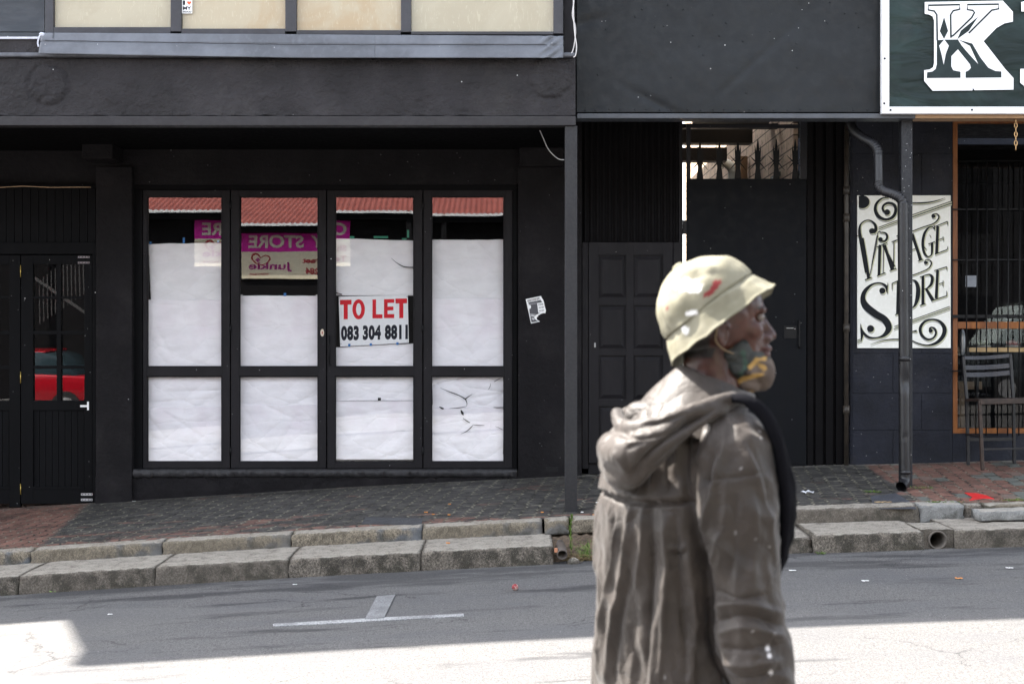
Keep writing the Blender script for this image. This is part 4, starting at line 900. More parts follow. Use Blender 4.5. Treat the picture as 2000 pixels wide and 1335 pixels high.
fl_ = MB(); fl_.box(X(1126, YG), X(1786, YG), YG - .03, YG + .15, Z(231.5, YG - .03), Z(221.5, YG - .03)); fl_.build('fascia_lip', paint('lip', (.05, .055, .065), .45, .2), b2, .006)
fl_ = MB(); fl_.box(X(1786, YG), X(2700, YG), YG - .03, YG + .15, Z(231, YG - .03), Z(222.5, YG - .03)); fl_.build('fascia_lip', plain('rusty tan lip', (.36, .22, .12), .6), b2, .005)
sf2 = MB(); sf2.box(X(1126, YG), X(2900, YG), YG + .14, .3, 3.80, 3.86); sf2.build('canopy_soffit', m_soffit, b2)
p2 = MB(); p2.box(X(1760.5, -1.55), X(1782.5, -1.55), -1.55, -1.46, .2, Z(229, YG)); p2.build('post', paint('blistered post paint', (.008, .0085, .0115), .6, .3, 5, 90, .8, .006, specks=.3), b2, .005)

# downpipe
YP = -1.70
dp = thing('downpipe', ground_pt(1768, 958, pave_z), 'black metal downpipe bending out from the canopy and running down in front of the post', 'downpipe')
def ribtube(path, r_, n=16, ribs=True, per=.022, amp=.0035):
    pts = spline(path, 10); mb = MB(); L = 0; prev = None; rr = []
    for p in pts:
        if prev: L += (Vector(p) - Vector(prev)).length
        prev = p; rr.append(r_ + (amp * math.cos(2 * math.pi * L / per) if ribs else 0))
    mb.tube(pts, rr, n); return mb
p3 = lambda l: [tuple(P(x, y, yy_)) for x, y, yy_ in l]
m_pipe = paint('black pipe paint', (.0075, .0073, .009), .42, .25, 6, 25, .15, .006, specks=.08)
ribtube(p3([(1660, 218, -1.30), (1661, 240, -1.32), (1668, 256, -1.36), (1686, 270, -1.42), (1704, 280, -1.48), (1713, 292, -1.52), (1715, 306, -1.54)]), .040, 18).build('bend', m_pipe, dp)
ribtube(p3([(1715, 302, -1.54), (1715.5, 340, -1.56), (1715.5, 362, -1.57)]), .038, 18, False).build('pipe', m_pipe, dp)
ribtube(p3([(1715, 356, -1.57), (1717, 366, -1.585), (1726, 373, -1.61), (1744, 379, -1.65), (1757, 386, -1.68), (1763, 395, YP), (1764, 404, YP)]), .040, 18).build('bend', m_pipe, dp)
pp = spline(p3([(1763.5, 396, YP), (1764, 500, YP), (1766, 700, YP), (1767, 850, YP), (1768, 925, YP)]), 24); mbp = MB()
mbp.tube(pp, .0435, 24)
for v in mbp.v:       # dents
    for (px, py, rr, am) in ((1774, 748, .05, .022), (1768, 735, .07, .012), (1768, 853, .02, .008), (1762, 600, .12, .005)):
        c = P(px, py, YP - .045); d = (v - c).length; v.y += am * math.exp(-(d / rr) ** 2)
mbp.build('pipe', m_pipe, dp)
q = MB(); q.tube([P(1766, 695, YP), P(1766, 705, YP)], .047, 24); q.build('collar', m_pipe, dp)
q = MB(); q.tube([P(1768, 888 + 30, YP), P(1768, 925, YP)], .0455, 24); q.build('collar', m_pipe, dp)
eb = MB(); pts = spline([tuple(P(1768, 922, YP)), tuple(P(1768, 934, YP)), tuple(P(1766, 943, YP - .02)), tuple(P(1760, 950, YP - .07))], 6); n = 20; 
eb.tube(pts, [.045] * len(pts), n, False); eb.tube([Vector(p) for p in pts][::-1], [.040] * len(pts), n, False); eb.build('outlet', m_pipe, dp)

# ------------------------------------------------------------------ vintage store sign (painted board)
vs = thing('painted_sign', P(1766, 680, -.02), 'cream painted board lettered vintage store behind the downpipe', 'sign')
ysn = -.018
q = MB(); q.pbox(1674.5, 381.5, 1857, 679.5, ysn, .018); q.build('board', paint('cream sign paint', (.78, .775, .72), .45, .04, 3, 60, .08, .002), vs, .002)
def px5(l): return [(1600 + a / 4.45, 220 + b / 4.45, w_ / 4.45) for a, b, w_ in l]     # from the upper study
def px6(l): return [(1620 + a / 4.45, 460 + b / 4.45, w_ / 4.45) for a, b, w_ in l]
ink = []; 
S5 = lambda l, n=8: ink.append(stroke(px5(l), n)); S6 = lambda l, n=8: ink.append(stroke(px6(l), n))
ink.append([(1600 + (375 + 62 * math.cos(t * .2618)) / 4.45, 220 + (775 + 57 * math.sin(t * .2618)) / 4.45) for t in range(24) if 375 + 62 * math.cos(t * .2618) > 335])
S5([(575, 868, 18), (552, 840, 20), (560, 805, 18), (600, 785, 22), (650, 800, 24), (665, 850, 26), (640, 905, 26), (580, 928, 22), (520, 905, 30), (488, 850, 28), (498, 790, 22), (545, 745, 14), (600, 738, 6)])
ink.append([(1600 + (590 + 26 * math.cos(t * .5236)) / 4.45, 220 + (865 + 26 * math.sin(t * .5236)) / 4.45) for t in range(12)])
S5([(515, 998, 7), (600, 965, 7), (682, 935, 7)], 1); S5([(515, 1014, 6), (600, 982, 6), (682, 952, 6)], 1)
S5([(808, 785, 12), (880, 785, 14), (960, 778, 12), (1030, 762, 8), (1095, 740, 2)])
S5([(808, 888, 7), (1145, 770, 7)], 1); S5([(808, 908, 7), (1145, 790, 7)], 1)
# V
S5([(470, 1040, 34), (492, 1010, 28), (480, 965, 20), (440, 936, 12), (395, 940, 10), (358, 975, 14), (350, 1030, 24), (360, 1100, 28), (385, 1250, 26), (410, 1390, 26)]) 
ink.append([(1600 + (460 + 28 * math.cos(t * .5236)) / 4.45, 220 + (1028 + 24 * math.sin(t * .5236)) / 4.45) for t in range(12)])
S6([(285, 20, 24), (312, 180, 26), (340, 370, 26)], 1); S6([(345, 365, 6), (400, 120, 6), (420, 0, 6)], 1)
S6([(308, 385, 10), (366, 362, 10)], 1)
# I N
S5([(455, 1330, 6), (505, 1060, 7), (540, 1040, 10), (580, 1050, 16), (590, 1085, 20), (570, 1115, 18), (530, 1115, 14)]); ink.append([(1600 + (532 + 20 * math.cos(t * .5236)) / 4.45, 220 + (1100 + 18 * math.sin(t * .5236)) / 4.45) for t in range(12)])
S5([(500, 1168, 8), (590, 1130, 8)], 1)
S5([(525, 1160, 22), (520, 1340, 22)], 1); S6([(440, 80, 24), (430, 345, 24)], 1); S6([(470, 70, 5), (465, 325, 5)], 1); S6([(412, 350, 9), (486, 322, 9)], 1)
S5([(555, 1150, 20), (650, 1340, 26)], 1); S6([(478, 80, 24), (545, 298, 26)], 1); S6([(560, 50, 7), (557, 290, 7)], 1); S6([(522, 305, 9), (582, 285, 9)], 1); S6([(540, 55, 8), (585, 38, 8)], 1)
S5([(650, 1120, 8), (690, 1100, 8)], 1); S5([(672, 1075, 8), (690, 1065, 14)], 1)
# A
S6([(722, 0, 26), (795, 215, 26)], 1); S6([(715, 125, 7), (765, 105, 7)], 1); S6([(768, 222, 8), (815, 205, 8)], 1); S5([(812, 1050, 16), (880, 1285, 26)], 1)
# G
S6([(880, 10, 6), (870, -6, 4)], 1)
S5([(1000, 1010, 8), (985, 992, 8), (950, 1000, 14), (915, 1050, 22), (900, 1130, 24), (910, 1210, 22), (940, 1250, 14), (970, 1240, 12), (980, 1210, 18), (980, 1130, 22)]); S5([(948, 1142, 8), (1005, 1120, 8)], 1); S5([(1003, 1015, 10), (1000, 990, 6), (998, 975, 6)], 1)
S5([(898, 1130, 6), (915, 1170, 6), (930, 1185, 8)], 3)
# E
S5([(1030, 985, 24), (1020, 1225, 26)], 1); S5([(1000, 992, 7), (1115, 945, 9)], 1); S5([(1115, 945, 7), (1113, 975, 4)], 1); S5([(1005, 1230, 9), (1112, 1190, 9)], 1); S5([(1112, 1190, 8), (1118, 1160, 4)], 1); S5([(1035, 1105, 7), (1075, 1090, 7)], 1); S5([(1076, 1075, 6), (1078, 1110, 6)], 1)
# swash over AGE
S5([(808, 1030, 9), (900, 995, 9), (990, 965, 10), (1030, 930, 12), (1040, 900, 12), (1020, 878, 9), (985, 885, 8), (978, 905, 8)]); ink.append([(1600 + (993 + 18 * math.cos(t * .5236)) / 4.45, 220 + (900 + 16 * math.sin(t * .5236)) / 4.45) for t in range(12)])
S6([(718, 345, 9), (800, 315, 9), (860, 285, 10), (885, 245, 12), (875, 215, 9), (840, 210, 8), (825, 230, 8)]); ink.append([(1620 + (838 + 18 * math.cos(t * .5236)) / 4.45, 460 + (235 + 14 * math.sin(t * .5236)) / 4.45) for t in range(12)])
S5([(328, 1072, 7), (352, 1063, 7)], 1)
# S
S6([(500, 490, 10), (490, 440, 22), (440, 412, 14), (370, 425, 18), (310, 480, 34), (290, 545, 42), (315, 610, 60), (400, 680, 62), (480, 730, 60), (515, 800, 54), (480, 860, 32), (420, 885, 14), (350, 885, 20), (300, 850, 22), (275, 800, 10), (270, 765, 3)])
S6([(508, 410, 3), (502, 460, 10), (503, 500, 4)], 3); S6([(268, 800, 3), (283, 850, 26), (275, 920, 3)], 3)
for (cx_, cy_, r_) in ((460, 478, 27), (357, 808, 31)): ink.append([(1620 + (cx_ + r_ * math.cos(t * .5236)) / 4.45, 460 + (cy_ + r_ * math.sin(t * .5236)) / 4.45) for t in range(12)])
# T
S6([(600, 390, 28), (592, 680, 26)], 1); S6([(545, 415, 8), (606, 388, 9)], 1); S6([(545, 415, 9), (543, 470, 3)], 1); S6([(570, 688, 9), (606, 675, 9)], 1)
# O
S6([(718, 385, 8), (750, 400, 24), (770, 460, 36), (765, 540, 36), (745, 600, 22), (718, 630, 6)])
# R
S6([(812, 350, 24), (812, 600, 26)], 1); S6([(785, 360, 8), (850, 338, 8)], 1); S6([(785, 608, 9), (835, 590, 9)], 1); S6([(825, 345, 8), (870, 338, 14), (893, 365, 26), (885, 420, 24), (850, 455, 12), (822, 465, 6)]); S6([(838, 458, 20), (900, 562, 30)], 1)
# E
S6([(940, 300, 24), (928, 545, 26)], 1); S6([(910, 305, 8), (1020, 270, 9)], 1); S6([(1020, 268, 6), (1018, 300, 4)], 1); S6([(890, 565, 9), (1020, 522, 9)], 1); S6([(1020, 522, 8), (1018, 480, 4)], 1); S6([(950, 420, 7), (985, 408, 7)], 1); S6([(988, 390, 6), (985, 440, 6)], 1)
# rules and bottom scroll
S6([(712, 735, 7), (1045, 615, 7)], 1); S6([(712, 754, 6), (1045, 634, 6)], 1); S6([(565, 790, 7), (606, 775, 7)], 1); S6([(558, 812, 6), (606, 794, 6)], 1); S6([(240, 912, 7), (272, 898, 7)], 1); S6([(240, 928, 6), (272, 914, 6)], 1)
S6([(355, 945, 2), (450, 912, 7), (540, 900, 10), (606, 900, 10)]); S6([(712, 908, 8), (770, 935, 12), (850, 952, 14), (930, 930, 26), (985, 875, 34), (1000, 810, 36), (965, 750, 24), (900, 728, 16), (830, 745, 20), (790, 800, 26), (800, 860, 24), (850, 900, 20), (900, 890, 16), (925, 850, 18), (915, 810, 18), (885, 797, 14), (865, 812, 12)])
ink.append([(1620 + (880 + 18 * math.cos(t * .5236)) / 4.45, 460 + (825 + 18 * math.sin(t * .5236)) / 4.45) for t in range(12)]); S6([(712, 833, 6), (758, 828, 20)], 1)
big_ = [o for o in ink]
sh = MB()
for o_ in big_:
    o2 = [(a + 1.9, b + 1.5) for a, b in o_]; sh = merge(sh, shape2d([o2], pln(ysn), .001 + .0001 * (len(sh.f) % 7)))
sh2 = MB()
for o_ in big_:
    o2 = [(a + 1.0, b + 3.2) for a, b in o_]; sh2 = merge(sh2, shape2d([o2], pln(ysn), .0005 + .00005 * (len(sh2.f) % 7)))
inkm = MB()
for k, o_ in enumerate(big_): inkm = merge(inkm, shape2d([o_], pln(ysn - .001), .001 + .00006 * (k % 13)))
sh2.build('shadow_lettering', plain('grey sign shading', (.27, .28, .29), .5), vs); sh.build('shade_lettering', plain('sage sign shading', (.50, .50, .33), .5), vs); inkm.build('lettering', plain('sign black', (.009, .011, .014), .55, var=.3, spec=.15), vs)

# ------------------------------------------------------------------ banner sign with the K
bn = thing('banner_sign', P(1860, 222, YG - .08), 'green tarpaulin banner sign with a white framed edge and large white letter K', 'sign')
YK = YG - .06
def ban(a, b):
    px = 1736 + (2700 - 1736) * a; py = -160 + (210 + 160) * b; q = P(px, py, YK)
    q.y += .006 * noise.noise(Vector((q.x * 4, q.z * 5, 8))) * (1 if .02 < a else 0) + .004 * math.sin(q.z * 30 + 3 * math.sin(q.x * 3)) * max(0, 1 - abs(py - 195) / 26) * (1 if px > 1755 else 0)
    return q
q = MB(); q.grid(300, 90, ban)
def tarp():
    m = M('green tarpaulin'); x, y, z = m.xyz(); n = m.noise(1.6, 5, .6, m.scale((1, 1, 1.4)), 1.0); w_ = m.math('SINE', m.math('MULTIPLY', x, 700.0))
    col = m.mix(m.ramp(n, .35, .65), (.004, .012, .012), (.012, .028, .026)); col = m.mix(m.ramp(m.noise(2.2, 4, .6, None, .4), .55, .75, 0, .6), col, (.040, .042, .045))
    return m.done(col, .4, m.bump(w_, .08, .001, m.bump(m.noise(2.6, 3, .5, m.scale((.8, 1, 1.6)), 1.0), .55, .05)), Specular_IOR_Level=.25)
q.build('banner', tarp(), bn)
q = MB(); q.pbox(1722, -160, 1737, 207.5, YK - .03, .05)
q.add([P(1722, 222, YK - .03), P(1737, 208, YK - .03), P(1737, 207.5, YK - .03), P(1722, 207.5, YK - .03)], [(0, 1, 2, 3)])
qo = q.build('frame', paint('white frame', (.74, .74, .75), .4, .06, 3, 40, .1, .003), bn, .003)
q = MB(); q.pbox(1722.3, 208.5, 2700, 222, YK - .028, .05); q.build('frame', paint('white frame lower', (.76, .76, .78), .4, .06, 3, 40, .1, .003), bn, .003)
for (a, b) in ((1728, 114.5), (1727, 202), (1739.5, 215), (1898.5, 214.5), (2058, 214)):
    q = MB(); q.tube([P(a, b, YK - .031), P(a, b, YK - .035)], .0085, 10); q.build('screw', m_dk, bn)
k4 = lambda l: [(1600 + a / 4.45, b / 4.45) for a, b in l]
outer = k4([(917, 20), (1595, 8), (1683, 105), (1683, 190), (1610, 205), (1540, 245), (1428, 360), (1615, 600), (1688, 680), (1688, 780), (1350, 785), (1333, 762), (1332, 787), (985, 790), (912, 705), (912, 612), (960, 605), (990, 585), (998, 550), (998, 180), (985, 145), (955, 128), (917, 122)])
green = [k4([(935, 680), (938, 630), (985, 622), (1012, 600), (1022, 560), (1022, 350), (1040, 350), (1085, 346), (1042, 398), (1062, 470), (1082, 565), (1100, 470), (1127, 398), (1088, 346), (1205, 345), (1240, 400), (1300, 470), (1383, 560), (1310, 400), (1210, 347), (1330, 380), (1400, 500), (1470, 590), (1530, 618), (1583, 622), (1583, 675), (1272, 678), (1272, 625), (1300, 612), (1318, 590), (1310, 560), (1205, 430), (1148, 490), (1148, 580), (1165, 612), (1228, 625), (1228, 678)]),
         k4([(1085, 150), (1120, 270), (1085, 340), (1048, 272)]), k4([(1383, 145), (1300, 270), (1200, 342), (1232, 268)])]
lines = [stroke([(x, y, w_) for x, y, w_ in [(1600 + a / 4.45, b / 4.45, 3.2) for a, b in l]], 1) for l in
         ([(1145, 330), (1142, 130), (1165, 95), (1222, 82), (1222, 42), (948, 48), (948, 88), (1000, 98), (1022, 130), (1026, 350)],
          [(1142, 320), (1165, 310), (1325, 155), (1350, 110), (1335, 92), (1287, 85), (1287, 42), (1560, 38), (1560, 78), (1500, 90), (1460, 130), (1300, 290)])]
mk = m_white
shape2d([outer], pln(YK - .016), .002).build('letter', paint('white vinyl', (.80, .80, .82), .4, .04), bn)
gm = plain('green show through', (.016, .026, .027), .5, var=.25, sc=6, spec=.2)
merge(*[shape2d([l], pln(YK - .018 - .0004 * i), .0015) for i, l in enumerate(green + lines)]).build('letter_inlay', gm, bn)
shape2d([k4([(1755, 20), (1800, 8), (1850, 8), (1850, 102), (1757, 102)]), k4([(1747, 600), (1850, 598), (1850, 790), (1830, 790), (1747, 720)])], pln(YK - .016), .002).build('letter', m_white, bn)

# chain hanging from the fascia lip
cn = thing('hanging_chain', P(1984, 232, YK), 'short rusty gold chain hanging below the banner sign', 'chain')
m_ch = plain('gold rusty chain', (.48, .30, .14), .45, .5)
for k in range(7):
    c = P(1984, 236.5 + k * 8.6, YG + .02); n = 16; pts = []
    for j in range(n):
        a = 2 * math.pi * j / n; u, v = .0115 * math.cos(a), .022 * math.sin(a)
        pts.append(c + (Vector((u, 0, v)) if k % 2 else Vector((0, u, v)) + Vector((u * .35, 0, 0))))
    q = MB(); vsr = []; nn = 8
    for j in range(n):
        t_ = (pts[(j + 1) % n] - pts[j - 1]).normalized(); w_ = (pts[j] - c).normalized(); w_ = (w_ - t_ * w_.dot(t_)).normalized(); b_ = t_.cross(w_)
        vsr.append([pts[j] + (w_ * math.cos(2 * math.pi * i / nn) + b_ * math.sin(2 * math.pi * i / nn)) * .0042 for i in range(nn)])
    q.rows(vsr + [vsr[0]], True, False); q.build('link', m_ch, cn)

# ------------------------------------------------------------------ barred cafe window
yc = .05
wn = MB(); wn.pbox(1861, 232, 1870.5, 846, yc - .03, .08); wn.pbox(1870.5, 836, 2700, 846, yc - .028, .08); wn.pbox(1870.5, 628, 2700, 641.5, yc - .026, .06); wn.pbox(1870.5, 232, 2700, 240, yc - .028, .08)
wno = wn.build('window', m_orange, b2, .003)
q = MB(); q.add([P(1868, 236, yc + .01), P(2702, 236, yc + .01), P(2702, 840, yc + .01), P(1868, 840, yc + .01)], [(0, 1, 2, 3)]); q.build('pane', m_cglass, wno)
gr = MB()
for px in (1889, 1908, 1928, 1950, 1970, 1992, 2012, 2034, 2056, 2078, 2100):
    y0 = 315; gr.tube([P(px + (2 if px in (1908,) else 0), y0, yc - .075), P(px - 2, 850, yc - .075)], .006, 8)
for py in (409, 507.5, 724): gr.bar(P(1858, py, yc - .062), P(2400, py - 2, yc - .062), .012, .008)
gr.bar(P(1858, 617.5, yc - .060), P(2400, 617.5, yc - .060), .030, .012)
gr.tube([P(1870, 315, yc - .075), P(2400, 313, yc - .075)], .005, 8)
gr.build('window_grille', m_dk, b2)
i2 = MB(); i2.box(X(1862), 14, 3.2, 3.3, 0, 3.6); i2.box(X(1862), 14, .3, 3.2, .2, .3); i2.box(X(1862), X(1866), .31, 3.2, .3, 3.5); i2.box(X(1862), 14, .3, 3.2, 3.45, 3.5); i2.build('interior_wall', m_inside, b2)
# things inside the cafe
tt_ = thing('wooden_counter', P(1960, 690, .35), 'pale timber counter shelf inside the barred window', 'counter')
q = MB(); q.box(X(1893, .35), X(2400, .35), .35, .75, Z(687, .35), Z(678.5, .35)); q.build('top', m_pale, tt_, .003)
q = MB(); q.box(X(1903, .5), X(1909, .5), .45, .5, .4, Z(687, .35)); q.build('leg', m_dk, tt_)
m_succ = plain('dull succulent', (.16, .18, .11), .6); m_succ2 = plain('reddish succulent', (.28, .09, .08), .6)
for (px, mt, lb) in ((1921, m_succ, 'grey green succulent in a low bowl on the counter inside'), (1978, m_succ2, 'reddish succulent in a bowl on the counter near the right edge')):
    pt = thing('potted_succulent', P(px, 678.5, .45), lb, 'plant'); q = MB(); c = P(px, 676, .45); q.ell(c, (.075, .05, .018), 16, 8); q.build('bowl', plain('grey bowl', (.22, .22, .2), .5), pt)
    q = MB()
    for k in range(60):
        a = rnd.uniform(0, 6.28); r_ = rnd.uniform(.005, .065); b_ = c + Vector((r_ * math.cos(a), r_ * .6 * math.sin(a), .01)); tip = b_ + Vector((math.cos(a) * .012, 0, rnd.uniform(.02, .05) * (1 - r_ * 6)+.01)); q.tube([b_, tip], [.006, .001], 5)
    q.build('leaves', mt, pt)
q = MB(); q.ell(P(1880, 668, .3), (.03, .02, .13), 20, 14); tag(q.build('steel_canister', plain('dim steel', (.25, .26, .28), .3, .7)), 'tall dull steel canister just inside the orange window frame', 'canister')
q = MB(); q.pbox(1886, 538, 1907, 560, .3, .002); tag(q.build('notice', plain('dim paper', (.33, .35, .40), .6)), 'small white notice inside the barred window', 'notice')
q = MB(); q.box(X(1872, .6), X(1918, .6), .6, .9, Z(760, .6), Z(745, .6)); q.box(X(1874, .6), X(1884, .6), .6, .66, Z(835, .6), Z(760, .6)); tag(q.build('timber_bench', plain('dull bench timber', (.10, .065, .035), .7)), 'pale timber bench end low inside the barred window', 'bench')

# bar chair
def barchair():
    yb, yf = -.22, -.62
    base = P(1930, 900, yf); t = thing('bar_chair', (X(1945, -.4), -.4, pave_z(4.1, -.4)), 'tall black slatted bar chair with brown seat edge standing before the barred window', 'chair')
    mk_ = paint('black chair paint', (.010, .010, .012), .4, .3, 8, 50, .1); mbr = plain('dark brown worn timber', (.028, .016, .012), .45, var=.4)
    zz = lambda x, y: pave_z(x, y)
    L = P(1891, 0, yb).x; Rr = P(1981, 0, yb).x; fl = P(1919, 0, yf).x; frx = P(2014, 0, yf).x
    tl2, tr2 = P(1881, 696, yb + .03), P(1973, 691, yb + .03)
    for (top, x, y, nm) in ((tl2, L, yb, 'leg'), (tr2, Rr, yb, 'leg')):
        seat = Vector(((top.x * .35 + x * .65), y, Z(778, y))); q = MB(); q.bar(Vector((x, y + .0, zz(x, y))), seat, .026, .03); q.bar(seat - Vector((0, 0, .01)), top, .026, .03); q.build(nm, mk_, t, .004)
    for (x, tx) in ((fl, P(1914, 0, yf).x), (frx, P(2008, 0, yf).x)):
        q = MB(); q.bar(Vector((x, yf, zz(x, yf))), Vector((tx, yf + .01, Z(779, yf))), .030, .03); q.build('leg', mbr, t, .004)
    for (a, b) in ((697, 704), (715, 724), (729, 738)):
        q = MB(); n = 14; pts = []
        for k in range(n + 1):
            u = k / n; pa = P(1882 + (a - 697) * .08 + 92 * u, a - 2 - 4.5 * u + 1.5 * math.sin(u * math.pi), yb + .02 + .025 * math.sin(u * math.pi)); pb = pa - Vector((0, 0, (b - a) / 207)); pts.append([pa, pa + Vector((0, .014, 0)), pb + Vector((0, .014, 0)), pb])
        q.rows(pts, False, True); q.build('slat', paint('slat paint', (.035, .038, .050), .35, .2, 8, 50, .1), t, .002)
    q = MB(); q.add([P(1884, 778, yb), P(1980, 776, yb), P(2012, 777, yf), P(1912, 779, yf)] + [P(1884, 783, yb), P(1980, 781, yb), P(2012, 783, yf), P(1912, 784, yf)], [(0, 1, 2, 3), (7, 6, 5, 4), (0, 4, 5, 1), (1, 5, 6, 2), (2, 6, 7, 3), (3, 7, 4, 0)]); q.build('seat', mbr, t)
    q = MB(); q.bar(P(1914, 784, yf - .002), P(2008, 782, yf - .002), .05, .02); q.build('seat_rail', mbr, t, .003)
    q = MB(); q.bar(P(1919, 877, yf), P(2014, 875, yf), .018, .016); q.build('stretcher', mk_, t, .002)
    q = MB(); q.bar(P(1890, 858, yb), P(1980, 857, yb), .03, .016); q.build('stretcher', mk_, t, .002)
    q = MB(); q.bar(P(1889, 848, yb), P(1918, 852, yf), .022, .016); q.build('stretcher', mk_, t, .002)
barchair()

# ------------------------------------------------------------------ weeds
def leafm(n_, c, c2):
    m = M(n_); r_ = m.noise(40, 3, .6); return m.done(m.mix(m.ramp(r_, .35, .65), c, c2), .55, None, Specular_IOR_Level=.3)
m_weed = leafm('fresh weed', (.06, .12, .018), (.15, .23, .045)); m_dry = leafm('dry stalks', (.20, .15, .07), (.32, .25, .13))
def leaf(mb, p, d, l, w_):
    d = d.normalized(); u = d.cross(Vector((0, 0, 1)));
    if u.length < .1: u = Vector((1, 0, 0))
    u = (u.normalized() + Vector((rnd.uniform(-.4, .4), rnd.uniform(-.4, .4), rnd.uniform(-.4, .4)))).normalized() * w_
    m_ = p + d * l * .5 + Vector((0, 0, l * .08)); mb.add([p, m_ - u, p + d * l, m_ + u], [(0, 1, 2, 3)])
wd = thing('tall_weed', P(1117, 1085, -3.02), 'tall single stemmed green weed growing from the kerb gap below the post', 'weed')
stem = [P(1116, 1090, -3.05), P(1115, 1060, -3.04), P(1114, 1030, -3.03), P(1117, 1006, -3.03)]
q = MB(); q.tube(spline([tuple(p) for p in stem], 6), .0022, 5); q.build('stem', m_weed, wd)
q = MB(); ss = [Vector(p) for p in spline([tuple(p) for p in stem], 20)]
for p in ss[12:]:
    for k in range(3): a = rnd.uniform(0, 6.28); leaf(q, p, Vector((math.cos(a), math.sin(a), .8)), rnd.uniform(.014, .032), .0035)
q.build('leaves', m_weed, wd)
wb = thing('bushy_weed', P(1143, 1092, -3.12), 'bright green bushy weed growing in the soil beside the man', 'weed')
q = MB()
for k in range(40):
    a = rnd.uniform(0, 6.28); b_ = P(1143 + rnd.uniform(-7, 7), 1093, -3.12 + rnd.uniform(-.04, .04)); t_ = b_ + Vector((rnd.gauss(0, .045), rnd.gauss(0, .04), rnd.uniform(.05, .155)))
    for j in range(9):
        p = b_.lerp(t_, .25 + .75 * j / 9); a = rnd.uniform(0, 6.28); leaf(q, p, Vector((math.cos(a), math.sin(a), .9)), rnd.uniform(.012, .026), .003)
q.build('leaves', m_weed, wb)
q = MB()
for k in range(90):
    b_ = P(1108 + rnd.uniform(0, 50), 1100 + rnd.uniform(-8, 5), -3.15); q.tube([b_, b_ + Vector((rnd.gauss(0, .03), rnd.gauss(0, .03), rnd.uniform(-.01, .06))), b_ + Vector((rnd.gauss(0, .06), rnd.gauss(0, .03), rnd.uniform(-.02, .05)))], .0015, 4)
q.build('dry_stalks', m_dry, wb)
def tuft(px, py, n_, w_, lab, zf=pave_z):
    q = MB(); c = ground_pt(px, py, zf)
    for k in range(n_):
        a = rnd.uniform(0, 6.28); leaf(q, c + Vector((rnd.uniform(-w_, w_), rnd.uniform(-.02, .02), 0)), Vector((math.cos(a), math.sin(a), .7)), rnd.uniform(.015, .045), .003)
    tag(q.build('grass_tuft', m_weed), lab, 'grass tuft', 'grass tufts in the paving')
tuft(1704, 962, 60, .06, 'green grass tuft left of the downpipe foot')
tuft(1845, 983, 110, .13, 'low green moss line behind the pale kerb stone'); tuft(1975, 978, 50, .10, 'small green tuft behind the loose slab'); tuft(1803, 954, 40, .1, 'thin green tuft right of the downpipe foot')
tuft(1604, 1082, 24, .03, 'tiny green tuft at the foot of the lower kerb right of the man', lambda x, y: g(x))

# ------------------------------------------------------------------ opposite side of the street
yo = -19.5; sc = (13.4 + 19.5) / F
op = thing('opposite_shop_building', (-3, yo, g(-3)), 'dark shop building across the street with red corrugated roof', 'building')
mo = plain('opposite dark wall', (.010, .0095, .0105), .8, spec=.1)
q = MB(); q.box(-16, 1, yo - 6, yo, -2, 4.56); q.build('wall', mo, op)
q = MB(); x0, x1 = -16, 1; pitch = .125; n = int((x1 - x0) / pitch * 8)
q.grid(n, 1, lambda a, b: Vector((x0 + (x1 - x0) * a, yo + .45 - 4.2 * b, 4.60 + 1.15 * b + .011 * math.sin(2 * math.pi * (x1 - x0) * a / pitch))))
def rustroof():
    m = M('red corrugated roof'); n_ = m.noise(2, 6, .7); k = m.noise(14, 5, .7)
    col = m.mix(m.ramp(n_, .35, .65), (.19, .038, .027), (.25, .060, .044)); col = m.mix(m.ramp(k, .62, .72, 0, .7), col, (.2, .06, .04)); return m.done(col, .7)
q.build('roof', rustroof(), op)
q = MB(); q.box(-16, 1, yo + .45, yo + .50, 4.548, 4.578); q.build('gutter', m_white, op)
q = MB(); q.box(-16, 1, yo + .01, yo + .45, 4.40, 4.54); q.build('soffit', m_soffit, op)
cs = thing('charity_sign', (-4.5, yo, 3.2), 'magenta and cream charity store sign on the opposite shop', 'sign')
# real sign: text starts at the +x end when read from the street
SX = lambda u: -(u - 1000) * 0 + (u - 1000) * sc
def sp(u, v): return Vector(((u - 1000) * sc, yo + .06, CZ + (667.5 - v) * sc))
V0 = -19   # pane 2 sees everything lower; sheets below use the untilted height
def rect(u0, u1, v0, v1, d, m_, nm): q = MB(); a = sp(u0, v0); b = sp(u1, v1); q.box(a.x, b.x, yo + .02, yo + .02 + d, a.z, b.z); q.build(nm, m_, cs)
rect(470, 767, 426, 467, .04, plain('magenta sign', (.72, .004, .40), .5), 'upper_panel'); rect(470, 767, 467, 520, .042, plain('cream sign', (.80, .74, .55), .45), 'lower_panel')
def st_text(txt, u_right, u_left, v0, v1, mat, nm, bold=.03):
    # plane(u,v): v in pixel units; reading direction runs towards -x in the world => start at u_right
    me = text2d(txt, bold); 
    def pl(a, v_): q_ = sp(u_right + (u_left - u_right) * a, v0 + (v1 - v0) * (1 + v_)); q_.y = yo + .066; return q_
    mb = slab_of(me, pl, -.004); bpy.data.meshes.remove(me); mb.build(nm, mat, cs)
mcr = plain('cream letters', (.80, .72, .62), .4); mrd = plain('red letters', (.42, .02, .03), .4); mmg = plain('magenta letters', (.40, .004, .22), .4)
st_text('CHARITY', 760, 606, 435, 460, mcr, 'lettering'); st_text('STORE', 592, 484, 435, 460, mcr, 'lettering')
st_text('Junkie', 569, 485, 488, 506, mmg, 'lettering', .02); st_text('for love a charity', 523, 486, 509, 514, mrd, 'lettering', .02)
